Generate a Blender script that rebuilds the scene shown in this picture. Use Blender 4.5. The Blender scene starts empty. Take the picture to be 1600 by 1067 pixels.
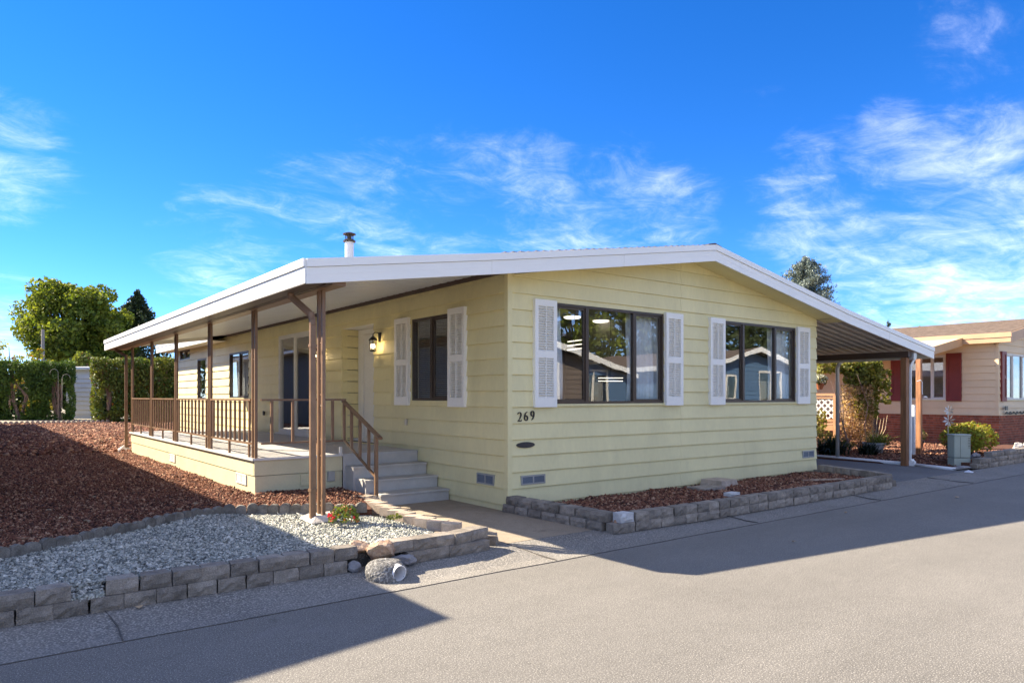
import bpy, math, random
import numpy as np
from mathutils import Vector, Matrix
R = math.radians
sc = bpy.context.scene
COL = sc.collection
random.seed(7)

# ------------------------------------------------------------------ camera
cam_d = bpy.data.cameras.new('camera'); cam = bpy.data.objects.new('camera', cam_d); COL.objects.link(cam)
cam.location = (-5.433, -7.176, 1.479)
cam.rotation_euler = (R(90), 0, R(52.5607 - 90))
cam_d.sensor_width = 36; cam_d.lens = 36 * 1110.2 / 1600
cam_d.shift_y = 86.0 / 1600
cam_d.clip_start = 0.05; cam_d.clip_end = 3000
sc.camera = cam

# ------------------------------------------------------------------ light
SUN = Vector((-2.20, 2.95, 2.82)).normalized()
ELEV = math.asin(SUN.z); AZ = math.atan2(SUN.x, SUN.y)
w = bpy.data.worlds.new('World'); sc.world = w; w.use_nodes = True
nt = w.node_tree; nt.nodes.clear()
def N(t, typ, **kw):
    n = t.nodes.new(typ)
    for k, v in kw.items(): setattr(n, k, v)
    return n
L = nt.links.new
out = N(nt, 'ShaderNodeOutputWorld'); bg = N(nt, 'ShaderNodeBackground')
sky = N(nt, 'ShaderNodeTexSky'); sky.sky_type = 'NISHITA'; sky.sun_disc = False
sky.sun_elevation = ELEV; sky.sun_rotation = AZ
sky.altitude = 0; sky.air_density = 0.7; sky.dust_density = 0.0; sky.ozone_density = 4.0
bg.inputs[1].default_value = 0.078
tc = N(nt, 'ShaderNodeTexCoord')
hs = N(nt, 'ShaderNodeHueSaturation'); hs.inputs['Saturation'].default_value = 1.28; hs.inputs['Value'].default_value = 1.0
L(sky.outputs[0], hs.inputs['Color'])
# clouds: wisps on a high sheet, extra cover added out of view as fill light
sep = N(nt, 'ShaderNodeSeparateXYZ'); L(tc.outputs['Generated'], sep.inputs[0])
def M(t, op, a, b=None, c=None, clamp=False):
    n = N(t, 'ShaderNodeMath', operation=op); n.use_clamp = clamp
    for i, v in enumerate((a, b, c)):
        if v is None: continue
        if isinstance(v, (int, float)): n.inputs[i].default_value = v
        else: t.links.new(v, n.inputs[i])
    return n.outputs[0]
zz = M(nt, 'ADD', M(nt, 'MAXIMUM', sep.outputs[2], 0.0), 0.16)
cx = M(nt, 'DIVIDE', sep.outputs[0], zz); cy = M(nt, 'DIVIDE', sep.outputs[1], zz)
cmb = N(nt, 'ShaderNodeCombineXYZ'); L(cx, cmb.inputs[0]); L(cy, cmb.inputs[1])
mp = N(nt, 'ShaderNodeMapping'); mp.inputs['Rotation'].default_value = (0, 0, R(20)); mp.inputs['Scale'].default_value = (0.72, 1.35, 1); L(cmb.outputs[0], mp.inputs[0])
def noise(t, vec, scale, detail=8, rough=0.6, dist=0.0, four=None):
    n = N(t, 'ShaderNodeTexNoise'); n.inputs['Scale'].default_value = scale; n.inputs['Detail'].default_value = detail
    n.inputs['Roughness'].default_value = rough; n.inputs['Distortion'].default_value = dist
    if vec is not None: t.links.new(vec, n.inputs['Vector'])
    return n.outputs[0]
n1 = noise(nt, mp.outputs[0], 2.0, 12, 0.66, 0.7)
n2 = noise(nt, cmb.outputs[0], 5.5, 10, 0.68, 0.9)
def rayd(u, v):
    F = np.array([.6079, .7940]); Q = np.array([.7940, -.6079]); a = (u - 800) / 1110.2
    d = np.array([F[0] + a * Q[0], F[1] + a * Q[1], -(v - 619.5) / 1110.2]); return d / np.linalg.norm(d)
def blob(u, v, ang, soft, amp):
    d = rayd(u, v); vm = N(nt, 'ShaderNodeVectorMath', operation='DOT_PRODUCT'); nrm = N(nt, 'ShaderNodeVectorMath', operation='NORMALIZE')
    L(tc.outputs['Generated'], nrm.inputs[0]); L(nrm.outputs[0], vm.inputs[0]); vm.inputs[1].default_value = tuple(d)
    mr = N(nt, 'ShaderNodeMapRange'); mr.interpolation_type = 'SMOOTHSTEP'
    mr.inputs[1].default_value = math.cos(R(ang + soft)); mr.inputs[2].default_value = math.cos(R(max(ang - soft, 0.1)))
    mr.inputs[3].default_value = 0; mr.inputs[4].default_value = amp; L(vm.outputs['Value'], mr.inputs[0]); return mr.outputs[0]
mask = None
clear = blob(880, 250, 46, 6, .33)   # keeps the added fill cloud off the mostly clear sky round the view
for b in [(1600, 430, 8, 9, .33), (1440, 370, 5, 7, .28), (1270, 340, 2.5, 5, .25), (1395, 205, .6, 3, .23), (1550, 20, .5, 5.5, .15), (-10, 235, 1.6, 5, .27), (0, 500, 1.5, 4.5, .25),
          (1040, 340, 2, 5, .25), (960, 310, 2, 5, .24), (850, 330, 3, 6, .24), (730, 330, 3, 6, .22), (610, 330, 3, 6.5, .21), (480, 370, 2.5, 6, .20), (350, 405, 2, 5, .24), (1480, 480, 6, 7, .27)]:
    o = blob(*b); mask = o if mask is None else M(nt, 'MAXIMUM', mask, o)
cl = M(nt, 'ADD', M(nt, 'MULTIPLY', n1, 0.60), M(nt, 'MULTIPLY', n2, 0.40))
cl = M(nt, 'SUBTRACT', M(nt, 'ADD', M(nt, 'ADD', cl, .19), mask), clear)  # cover raised everywhere: unseen cloud added to lift and whiten the shade
mr = N(nt, 'ShaderNodeMapRange'); mr.interpolation_type = 'SMOOTHERSTEP'; mr.inputs[1].default_value = 0.46; mr.inputs[2].default_value = 1.12; mr.inputs[3].default_value = 0; mr.inputs[4].default_value = 0.72
L(cl, mr.inputs[0])
mix = N(nt, 'ShaderNodeMix', data_type='RGBA'); L(mr.outputs[0], mix.inputs[0]); tn = N(nt, 'ShaderNodeMix', data_type='RGBA', blend_type='MULTIPLY'); tn.inputs[0].default_value = 1; L(hs.outputs[0], tn.inputs[6]); tn.inputs[7].default_value = (.66, .76, .98, 1); L(tn.outputs[2], mix.inputs[6]); mix.inputs[7].default_value = (9.0, 8.9, 8.7, 1)
L(mix.outputs[2], bg.inputs[0]); L(bg.outputs[0], out.inputs[0])

sd = bpy.data.lights.new('sun', 'SUN'); sun = bpy.data.objects.new('sun', sd); COL.objects.link(sun)
sd.energy = 3.8; sd.angle = R(0.55); sd.color = (1.0, 0.88, 0.70)
sun.location = (-10, 20, 30); sun.rotation_euler = SUN.to_track_quat('Z', 'Y').to_euler()
vs = sc.view_settings; vs.view_transform = 'Standard'; vs.look = 'None'; vs.gamma = 1; vs.exposure = 1.96; vs.use_curve_mapping = False
sc.cycles.max_bounces = 8; sc.cycles.transparent_max_bounces = 12
sc.cycles.use_denoising = True

# ------------------------------------------------------------------ materials
def newmat(name):
    m = bpy.data.materials.new(name); m.use_nodes = True; t = m.node_tree; t.nodes.clear()
    o = N(t, 'ShaderNodeOutputMaterial'); p = N(t, 'ShaderNodeBsdfPrincipled'); t.links.new(p.outputs[0], o.inputs[0]); return m, t, p, o
def colmix(t, fac, a, b, mode='MIX'):
    n = N(t, 'ShaderNodeMix', data_type='RGBA', blend_type=mode)
    for i, v in ((0, fac), (6, a), (7, b)):
        if isinstance(v, (int, float)): n.inputs[i].default_value = v
        elif isinstance(v, tuple): n.inputs[i].default_value = v if len(v) == 4 else v + (1,)
        else: t.links.new(v, n.inputs[i])
    return n.outputs[2]
def ramp(t, v, a, b, lo=0.0, hi=1.0):
    n = N(t, 'ShaderNodeMapRange'); n.inputs[1].default_value = a; n.inputs[2].default_value = b; n.inputs[3].default_value = lo; n.inputs[4].default_value = hi
    t.links.new(v, n.inputs[0]); return n.outputs[0]
def S(c, k): return tuple(min(1, x * k) for x in c[:3])
def mat(name, c, rough=0.6, metal=0.0, var=0.12, scale=3.0, fine=60.0, fvar=0.05, bump=0.15, bscale=80.0, bdist=0.004, orand=0.0, irand=0.0, c2=None, stretch=None, spec=0.5, dirt=0.0):
    m, t, p, o = newmat(name)
    g = N(t, 'ShaderNodeNewGeometry'); vec = g.outputs['Position']
    if stretch:
        mpp = N(t, 'ShaderNodeMapping'); mpp.inputs['Scale'].default_value = stretch; t.links.new(vec, mpp.inputs[0]); vec = mpp.outputs[0]
    a = noise(t, vec, scale, 5, 0.6); f = noise(t, vec, fine, 3, 0.6)
    c2 = c2 or c
    base = colmix(t, ramp(t, a, .35, .65), S(c, 1 - var), S(c2, 1 + var))
    base = colmix(t, 1.0, base, colmix(t, ramp(t, f, .3, .7), (1 - fvar,) * 3, (1 + fvar,) * 3), 'MULTIPLY')
    if orand:
        oi = N(t, 'ShaderNodeObjectInfo'); base = colmix(t, 1.0, base, colmix(t, oi.outputs['Random'], (1 - orand,) * 3, (1 + orand * .7,) * 3), 'MULTIPLY')
    if irand:
        base = colmix(t, 1.0, base, colmix(t, g.outputs['Random Per Island'], (1 - irand,) * 3, (1 + irand,) * 3), 'MULTIPLY')
    if dirt:
        dn = noise(t, vec, 1.1, 8, .7, .5); base = colmix(t, ramp(t, dn, .5, .72, 0, dirt), base, S(c, .45))
    t.links.new(base, p.inputs['Base Color']); p.inputs['Roughness'].default_value = rough; p.inputs['Metallic'].default_value = metal
    p.inputs['Specular IOR Level'].default_value = spec
    if bump:
        b = noise(t, vec, bscale, 4, .65); bn = N(t, 'ShaderNodeBump'); bn.inputs['Strength'].default_value = bump; bn.inputs['Distance'].default_value = bdist
        t.links.new(b, bn.inputs['Height']); t.links.new(bn.outputs[0], p.inputs['Normal'])
    return m
SID = (.775, .69, .37)
M_SIDING = mat('siding_paint', SID, .55, var=.05, scale=1.0, fine=30, fvar=.025, bump=.25, bscale=9, bdist=.005, orand=.045, stretch=(1, 1, .4), dirt=.20)
M_SKIRT = mat('skirt_paint', (.66, .60, .37), .6, var=.05, scale=2, orand=.03, bump=.3, bscale=30, dirt=.2)
M_WALL = mat('wall_core', SID, .6)
M_WHITE = mat('white_metal', (.86, .85, .80), .38, var=.02, scale=1.5, fvar=.015, bump=.06, bscale=8, bdist=.01, stretch=(.4, .4, 2))
M_WHITE2 = mat('white_vinyl', (.86, .84, .77), .45, var=.02, bump=.05)
M_CREAM = mat('cream_trim', (.70, .68, .62), .5, var=.03)
M_BROWN = mat('brown_metal', (.225, .132, .074), .45, var=.12, scale=6, fvar=.06, bump=.1, bscale=40, dirt=.3)
M_BROWN_D = mat('dark_brown_metal', (.075, .045, .033), .5, var=.1, bump=.05)
M_BRONZE = mat('bronze_frame', (.075, .055, .042), .35, metal=.3, var=.08, bump=.03)
M_PAN = mat('corrugated_pan', (.60, .63, .68), .4, var=.03, scale=2, bump=.05)
M_PAN_D = mat('carport_pan', (.40, .37, .345), .45, var=.06, scale=2, bump=.05, dirt=.25)
M_DECK = mat('deck_paint', (.48, .465, .44), .6, var=.1, scale=3, orand=.08, bump=.3, bscale=50, stretch=(.3, 1, 1), dirt=.25)
M_STEP = mat('step_paint', (.50, .475, .43), .6, var=.08, scale=4, bump=.25, bscale=60, dirt=.2)
M_SHINGLE = mat('shingles', (.17, .125, .095), .9, var=.25, scale=6, fine=90, fvar=.2, bump=.8, bscale=50, bdist=.01)
M_DARK = mat('black_metal', (.012, .012, .013), .4, var=.1, bump=.02)
M_VENT = mat('vent_screen', (.13, .16, .20), .5, var=.15, fine=200, fvar=.2)
M_VENTF = mat('vent_frame', (.36, .37, .36), .4, metal=.3, var=.1)
M_GALV = mat('grey_downspout', (.55, .52, .48), .35, metal=.3, var=.1)
M_WOOD = mat('stained_post', (.235, .105, .042), .55, var=.25, scale=5, fine=60, fvar=.12, stretch=(6, 6, .6), bump=.3)
M_WOOD2 = mat('weathered_post', (.36, .16, .07), .7, var=.35, scale=5, fvar=.15, stretch=(6, 6, .6), bump=.3)
M_WOOD3 = mat('porch_wood', (.42, .22, .11), .7, var=.2, scale=5, stretch=(2, 2, 1), bump=.3)
M_PEACH = mat('peach_siding', (.76, .59, .36), .55, var=.04, scale=1.5, bump=.2, bscale=40, orand=.03)
M_PEACHF = mat('peach_fascia', (.52, .33, .18), .55, var=.06, bump=.15)
M_RED = mat('red_shutter', (.20, .028, .02), .5, var=.08, bump=.08)
M_BRICK = mat('brick', (.33, .095, .045), .85, var=.3, scale=7, fine=80, fvar=.2, bump=.5, bscale=90, irand=.28)
M_MORTAR = mat('mortar', (.36, .25, .19), .9, var=.15, bump=.4)
M_SHED = mat('shed_siding', (.72, .73, .76), .6, var=.04)
M_BLUE = mat('blue_siding', (.085, .16, .28), .6, var=.05, orand=.04)
M_BROWNS = mat('taupe_siding', (.16, .125, .10), .6, var=.05, orand=.04)
M_INT = mat('interior_paint', (.34, .31, .28), .8, var=.05)
M_FLOORI = mat('interior_floor', (.12, .09, .07), .6, var=.2)
M_BLOCK = mat('concrete_block', (.30, .257, .208), .95, var=.24, scale=9, fine=130, fvar=.3, bump=1.0, bscale=95, bdist=.012, orand=.27, dirt=.25)
M_BLOCKT = mat('tan_block', (.47, .38, .29), .95, var=.18, scale=9, fine=130, fvar=.2, bump=.8, bscale=95, bdist=.010, orand=.16)
M_BLOCKW = mat('pale_block', (.55, .54, .52), .95, var=.15, scale=9, fine=130, fvar=.15, bump=.7, bscale=90, bdist=.01)
M_SCAL = mat('scallop_concrete', (.20, .18, .15), .95, var=.3, scale=12, fine=120, fvar=.25, bump=.9, bscale=90, bdist=.01, orand=.2)
M_BOULD = mat('sandstone', (.36, .19, .12), .9, var=.28, scale=9, fvar=.15, bump=.8, bscale=22, bdist=.03, c2=(.47, .36, .25))
M_ROCKG = mat('grey_rock', (.26, .25, .25), .9, var=.25, scale=9, bump=.8, bscale=30, bdist=.02)
M_ROCKW = mat('pale_rock', (.62, .56, .48), .9, var=.15, scale=9, bump=.8, bscale=30, bdist=.02)
M_PVC = mat('white_pvc', (.8, .8, .8), .3, var=.03, bump=.02)
M_PIPEIN = mat('pipe_bore', (.55, .55, .56), .6, var=.2, scale=20)
M_CURT = mat('curtain', (.90, .90, .90), .9, var=.04, bump=.1)
M_BLIND = mat('blinds', (.60, .56, .50), .6, var=.06)
M_POT = mat('black_pot', (.012, .012, .014), .35, var=.1, bump=.02)
M_POTG = mat('grey_pot', (.33, .35, .36), .6, var=.12)
M_TERRA = mat('terracotta', (.45, .15, .06), .8, var=.12)
M_SOIL = mat('soil', (.05, .032, .022), 1, var=.3)
M_UBOX = mat('utility_green', (.36, .40, .33), .5, var=.05, scale=4, bump=.05)
M_BARK = mat('bark', (.15, .095, .065), .95, var=.3, scale=8, stretch=(3, 3, .5), bump=.8, bscale=30, bdist=.02)
M_STEM = mat('hedge_stem', (.30, .19, .14), .95, var=.3, scale=8, stretch=(3, 3, .5), bump=.5)
M_STAKE = mat('spinner_metal', (.55, .52, .46), .35, metal=.6, var=.1)
M_PLAQ = mat('plaque', (.035, .032, .034), .5, var=.2, scale=60)
M_LEAFDRY = mat('dry_leaf', (.42, .30, .18), .8, var=.25, orand=.3)
M_POLE = mat('utility_pole', (.28, .25, .22), .9, var=.1)
M_NEIGH = mat('grey_siding', (.12, .115, .11), .6, var=.04, orand=.03)

def foliage(name, c, c2, rnd=.35, trans=.25, rough=.6, flick=None):
    m, t, p, o = newmat(name)
    g = N(t, 'ShaderNodeNewGeometry'); a = noise(t, g.outputs['Position'], 1.3, 4, .6)
    base = colmix(t, ramp(t, a, .38, .62), c, c2)
    base = colmix(t, 1.0, base, colmix(t, g.outputs['Random Per Island'], (1 - rnd,) * 3, (1 + rnd,) * 3), 'MULTIPLY')
    if flick:
        wn = N(t, 'ShaderNodeTexWhiteNoise', noise_dimensions='1D'); t.links.new(g.outputs['Random Per Island'], wn.inputs['W'])
        base = colmix(t, M(t, 'GREATER_THAN', wn.outputs[0], 1 - flick[1]), base, flick[0])
    t.links.new(base, p.inputs['Base Color']); p.inputs['Roughness'].default_value = rough; p.inputs['Specular IOR Level'].default_value = .35
    tr = N(t, 'ShaderNodeBsdfTranslucent'); t.links.new(colmix(t, 1.0, base, (1.25, 1.2, .6), 'MULTIPLY'), tr.inputs[0])
    mx = N(t, 'ShaderNodeMixShader'); mx.inputs[0].default_value = trans
    t.links.new(p.outputs[0], mx.inputs[1]); t.links.new(tr.outputs[0], mx.inputs[2]); t.links.new(mx.outputs[0], o.inputs[0])
    return m
F_HEDGE = foliage('hedge_leaf', (.06, .11, .02), (.11, .17, .026), .45)
F_HEDGE2 = foliage('hedge_leaf_yellow', (.09, .14, .022), (.19, .21, .035), .5, flick=((.22, .10, .04), .05))
F_MAPLE = foliage('maple_leaf', (.085, .135, .018), (.23, .26, .035), .55, .42)
F_CONIF = foliage('conifer_leaf', (.035, .055, .02), (.055, .08, .025), .4, .1)
F_SPRUCE = foliage('blue_spruce_leaf', (.17, .21, .18), (.28, .32, .27), .35, .1)
F_VINE = foliage('vine_leaf', (.11, .14, .025), (.27, .25, .05), .5, .45, flick=((.35, .26, .09), .12))
F_VINED = foliage('vine_dry', (.42, .25, .15), (.60, .42, .24), .4, .45)
F_AGAP = foliage('strap_leaf', (.012, .024, .012), (.02, .035, .016), .4, .1)
F_BUSH = foliage('bush_leaf', (.22, .25, .03), (.38, .36, .05), .45, .35, flick=((.33, .15, .04), .14))
F_FLOW = foliage('flower_plant_leaf', (.10, .15, .03), (.20, .25, .04), .4, .3, flick=((.38, .16, .05), .15))
F_REDF = foliage('red_petal', (.65, .02, .03), (.75, .05, .07), .3, .2)
F_WHITEF = foliage('white_petal', (.8, .8, .76), (.85, .85, .8), .1, .2)
F_BLUEF = foliage('blue_petal', (.20, .24, .38), (.45, .47, .55), .2, .2)
F_GRASSY = foliage('grassy', (.12, .16, .03), (.20, .22, .05), .4, .3)
F_DGREEN = foliage('dark_tree', (.03, .05, .016), (.06, .08, .02), .5, .2)
F_YEL = foliage('yellow_shrub', (.30, .28, .05), (.42, .33, .08), .4, .3)

# ground-type materials
def ground_mat(name, c, speck, rough=.92, sscale=260, bump=.6, bscale=170, bdist=.006, big=.12, bigs=.5, spots=None, crack=False, sdens=(.55, .70)):
    m, t, p, o = newmat(name); g = N(t, 'ShaderNodeNewGeometry'); P_ = g.outputs['Position']
    a = noise(t, P_, bigs, 6, .65, .4); b = noise(t, P_, sscale, 2, .5); c_ = noise(t, P_, 7, 6, .7)
    base = colmix(t, ramp(t, a, .3, .7), S(c, 1 - big), S(c, 1 + big))
    base = colmix(t, 1.0, base, colmix(t, ramp(t, c_, .3, .7), (.92,) * 3, (1.08,) * 3), 'MULTIPLY')
    base = colmix(t, ramp(t, b, sdens[0], sdens[1]), base, speck)
    base = colmix(t, ramp(t, noise(t, P_, sscale * .8, 2, .5, 1.0), .58, .7, 0, .8), base, S(c, .45))
    if spots: base = colmix(t, ramp(t, noise(t, P_, spots[0], 5, .6, .6), spots[1], spots[1] + .06, 0, spots[3]), base, spots[2])
    if crack:
        sm_ = N(t, 'ShaderNodeMapping'); sm_.inputs['Scale'].default_value = (.10, 1.3, 1); t.links.new(P_, sm_.inputs[0])
        base = colmix(t, ramp(t, noise(t, sm_.outputs[0], 1.0, 6, .6, .3), .45, .72, 0, .22), base, S(c, .62))
        base = colmix(t, ramp(t, noise(t, sm_.outputs[0], 3.5, 8, .7, .8), .60, .75, 0, .30), base, S(c, 1.5))
        base = colmix(t, ramp(t, noise(t, P_, 2.3, 4, .5, .5), .70, .76, 0, .45), base, S(c, .5))
    if False:
        v = N(t, 'ShaderNodeTexVoronoi', feature='DISTANCE_TO_EDGE'); v.inputs['Scale'].default_value = .55
        nn = N(t, 'ShaderNodeTexNoise'); nn.inputs['Scale'].default_value = 2.5; t.links.new(P_, nn.inputs['Vector'])
        va = N(t, 'ShaderNodeVectorMath', operation='MULTIPLY_ADD'); t.links.new(nn.outputs['Color'], va.inputs[0]); va.inputs[1].default_value = (.5, .5, .5); t.links.new(P_, va.inputs[2])
        t.links.new(va.outputs[0], v.inputs['Vector']); base = colmix(t, ramp(t, v.outputs['Distance'], .0, .004, .45, 0), base, S(c, .4))
    t.links.new(base, p.inputs['Base Color']); p.inputs['Roughness'].default_value = rough; p.inputs['Specular IOR Level'].default_value = .3
    bn = N(t, 'ShaderNodeBump'); bn.inputs['Strength'].default_value = bump; bn.inputs['Distance'].default_value = bdist
    t.links.new(noise(t, P_, bscale, 3, .7), bn.inputs['Height']); t.links.new(bn.outputs[0], p.inputs['Normal'])
    return m
M_ROAD = ground_mat('asphalt', (.182, .169, .147), (.41, .38, .33), sscale=120, bump=.75, bscale=90, spots=(.9, .66, (.26, .245, .23), .35), bigs=.35, big=.16, crack=True, sdens=(.54, .66))
M_GUTTER = ground_mat('gutter_concrete', (.205, .19, .167), (.42, .385, .33), sscale=75, bump=1.0, bscale=60, bdist=.012, big=.2, bigs=1.2, sdens=(.5, .62))
M_WALK = ground_mat('walk_concrete', (.34, .275, .20), (.38, .32, .24), sscale=90, bump=.5, bscale=80, big=.22, bigs=1.0, spots=(2.2, .62, (.16, .12, .085), .5))
M_DRIVE = ground_mat('driveway_asphalt', (.155, .155, .155), (.25, .25, .25), sscale=130, bump=.4, big=.15)
M_YARD = ground_mat('soil_ground', (.12, .055, .035), (.2, .1, .07), sscale=60, bump=1, bscale=30, bdist=.03)
M_YARDG = ground_mat('grit_ground', (.06, .06, .055), (.14, .14, .13), sscale=60, bump=1, bscale=40, bdist=.02)
M_FAR = ground_mat('dry_grass', (.34, .30, .22), (.42, .38, .28), sscale=40, bump=1, bscale=20, bdist=.03)
M_JOINT = mat('joint', (.095, .085, .075), 1)
M_CONC = ground_mat('rough_concrete', (.16, .153, .14), (.34, .325, .30), sscale=60, bump=1.0, bscale=55, bdist=.018, sdens=(.48, .6))
def stone_mat(name, cols, rough=.85, bump=.6, bscale=120):
    m, t, p, o = newmat(name); g = N(t, 'ShaderNodeNewGeometry')
    r = N(t, 'ShaderNodeValToRGB'); r.color_ramp.interpolation = 'CONSTANT'
    els = r.color_ramp.elements
    while len(els) < len(cols): els.new(.5)
    for i, c in enumerate(cols): els[i].position = i / len(cols); els[i].color = c + (1,)
    t.links.new(g.outputs['Random Per Island'], r.inputs[0])
    b = colmix(t, 1.0, r.outputs[0], colmix(t, noise(t, g.outputs['Position'], 60, 3), (.75,) * 3, (1.25,) * 3), 'MULTIPLY')
    t.links.new(b, p.inputs['Base Color']); p.inputs['Roughness'].default_value = rough; p.inputs['Specular IOR Level'].default_value = .3
    bn = N(t, 'ShaderNodeBump'); bn.inputs['Strength'].default_value = bump; bn.inputs['Distance'].default_value = .006
    t.links.new(noise(t, g.outputs['Position'], bscale, 3), bn.inputs['Height']); t.links.new(bn.outputs[0], p.inputs['Normal']); return m
M_LAVA = stone_mat('lava_rock', [(.165, .068, .040), (.22, .090, .052), (.10, .044, .030), (.29, .135, .080), (.185, .074, .045), (.068, .032, .025), (.42, .25, .155)], .95)
M_GRAV = stone_mat('green_grey_gravel', [(.33, .335, .285), (.45, .44, .375), (.155, .162, .145), (.54, .52, .44), (.365, .37, .32), (.67, .64, .55), (.235, .247, .22)])

def glass(name, tint=(.95, .97, .97), ior=.1):
    m, t, p, o = newmat(name)
    tr = N(t, 'ShaderNodeBsdfTransparent'); tr.inputs[0].default_value = tint + (1,)
    gl = N(t, 'ShaderNodeBsdfGlossy'); gl.inputs['Roughness'].default_value = .004
    lw = N(t, 'ShaderNodeLayerWeight'); lw.inputs[0].default_value = .5; fr_ = M(t, 'ADD', ior, M(t, 'MULTIPLY', M(t, 'POWER', lw.outputs['Facing'], 4.0), 1 - ior))
    g = N(t, 'ShaderNodeNewGeometry'); bn = N(t, 'ShaderNodeBump'); bn.inputs['Strength'].default_value = .06; bn.inputs['Distance'].default_value = .02
    t.links.new(noise(t, g.outputs['Position'], 1.6, 1), bn.inputs['Height']); t.links.new(bn.outputs[0], gl.inputs['Normal'])
    mx = N(t, 'ShaderNodeMixShader'); t.links.new(fr_, mx.inputs[0]); t.links.new(tr.outputs[0], mx.inputs[1]); t.links.new(gl.outputs[0], mx.inputs[2])
    t.links.new(mx.outputs[0], o.inputs[0]); return m
M_GLASS = glass('window_glass', ior=.13)
M_GLASSC = glass('lantern_glass', ior=.04)
def emis(name, c, s):
    m, t, p, o = newmat(name); e = N(t, 'ShaderNodeEmission'); e.inputs[0].default_value = c + (1,); e.inputs[1].default_value = s; t.links.new(e.outputs[0], o.inputs[0]); return m
M_BULB = emis('bulb', (1, .72, .38), 30)
M_CEIL = emis('ceiling_lamp_light', (1, .88, .72), .65)

# ------------------------------------------------------------------ mesh helpers
class MB:
    def __init__(s): s.v = []; s.f = []
    def add(s, vs, fs):
        n = len(s.v); s.v += [tuple(map(float, x)) for x in vs]; s.f += [tuple(i + n for i in f) for f in fs]; return s
    def box(s, x0, y0, z0, x1, y1, z1):
        if x0 > x1: x0, x1 = x1, x0
        if y0 > y1: y0, y1 = y1, y0
        if z0 > z1: z0, z1 = z1, z0
        return s.add([(x0, y0, z0), (x1, y0, z0), (x1, y1, z0), (x0, y1, z0), (x0, y0, z1), (x1, y0, z1), (x1, y1, z1), (x0, y1, z1)],
                     [(0, 3, 2, 1), (4, 5, 6, 7), (0, 1, 5, 4), (1, 2, 6, 5), (2, 3, 7, 6), (3, 0, 4, 7)])
    def prism(s, poly, axis, a, b):
        n = len(poly)
        def q(p, t): return {'x': (t, p[0], p[1]), 'y': (p[0], t, p[1]), 'z': (p[0], p[1], t)}[axis]
        vs = [q(p, a) for p in poly] + [q(p, b) for p in poly]
        fs = [tuple(range(n)), tuple(range(2 * n - 1, n - 1, -1))] + [(i, i + n, (i + 1) % n + n, (i + 1) % n) for i in range(n)]
        return s.add(vs, fs)
    def beam(s, p, q, wd, ht, up=(0, 0, 1)):
        p, q = Vector(p), Vector(q); d = (q - p).normalized(); up = Vector(up)
        if abs(d.dot(up)) > .98: up = Vector((1, 0, 0))
        r = d.cross(up).normalized() * wd / 2; u = r.cross(d).normalized() * ht / 2
        vs = [e + a * r + b * u for e in (p, q) for a, b in ((-1, -1), (1, -1), (1, 1), (-1, 1))]
        return s.add(vs, [(0, 3, 2, 1), (4, 5, 6, 7), (0, 1, 5, 4), (1, 2, 6, 5), (2, 3, 7, 6), (3, 0, 4, 7)])
    def tube(s, pts, r, n=8, cap=True):
        pts = [Vector(p) for p in pts]; rs = r if isinstance(r, (list, tuple)) else [r] * len(pts)
        vs = []; fs = []; prev = None
        for i, p in enumerate(pts):
            d = (pts[min(i + 1, len(pts) - 1)] - pts[max(i - 1, 0)]).normalized()
            if prev is None: a = d.orthogonal().normalized()
            else: a = (prev - d * prev.dot(d)).normalized()
            prev = a; b = d.cross(a)
            for k in range(n):
                t = 2 * math.pi * k / n; vs.append(p + (a * math.cos(t) + b * math.sin(t)) * rs[i])
        for i in range(len(pts) - 1):
            for k in range(n): fs.append((i * n + k, i * n + (k + 1) % n, (i + 1) * n + (k + 1) % n, (i + 1) * n + k))
        if cap: fs += [tuple(range(n - 1, -1, -1)), tuple(range((len(pts) - 1) * n, len(pts) * n))]
        return s.add(vs, fs)
    def lathe(s, c, prof, n=20, cap=True):
        vs = []; fs = []
        for r, z in prof:
            for k in range(n): t = 2 * math.pi * k / n; vs.append((c[0] + r * math.cos(t), c[1] + r * math.sin(t), c[2] + z))
        for i in range(len(prof) - 1):
            for k in range(n): fs.append((i * n + k, i * n + (k + 1) % n, (i + 1) * n + (k + 1) % n, (i + 1) * n + k))
        if cap: fs += [tuple(range(n - 1, -1, -1)), tuple(range((len(prof) - 1) * n, len(prof) * n))]
        return s.add(vs, fs)
    def mesh(s, name, m, smooth=False):
        me = bpy.data.meshes.new(name); me.from_pydata(s.v, [], s.f); me.materials.append(m); me.validate(); me.update()
        if smooth:
            for p in me.polygons: p.use_smooth = True
        return me
def thing(name, label, cat, loc=(0, 0, 0), rz=0, group=None):
    o = bpy.data.objects.new(name, None); COL.objects.link(o); o.location = loc; o.rotation_euler = (0, 0, rz)
    o['label'] = label; o['category'] = cat
    if group: o['group'] = group
    return o
def mw(o):
    m = Matrix.LocRotScale(o.location, o.rotation_euler, o.scale)
    return mw(o.parent) @ m if o.parent else m
def obj(name, mb, m, parent=None, local=False, smooth=False, bevel=0, kind=None):
    """links one mesh object; vertices are in world metres unless local"""
    if isinstance(mb, MB):
        if parent is not None and not local:
            inv = mw(parent).inverted(); mb.v = [tuple(inv @ Vector(v)) for v in mb.v]
        me = mb.mesh(name, m, smooth)
    else: me = mb
    o = bpy.data.objects.new(name, me); COL.objects.link(o); o.parent = parent
    if bevel:
        b = o.modifiers.new('bevel', 'BEVEL'); b.width = bevel; b.segments = 2; b.limit_method = 'ANGLE'
    if kind: o['kind'] = kind
    return o
def tag(o, label=None, cat=None, group=None, kind=None):
    for k, v in (('label', label), ('category', cat), ('group', group), ('kind', kind)):
        if v: o[k] = v
    return o
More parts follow.
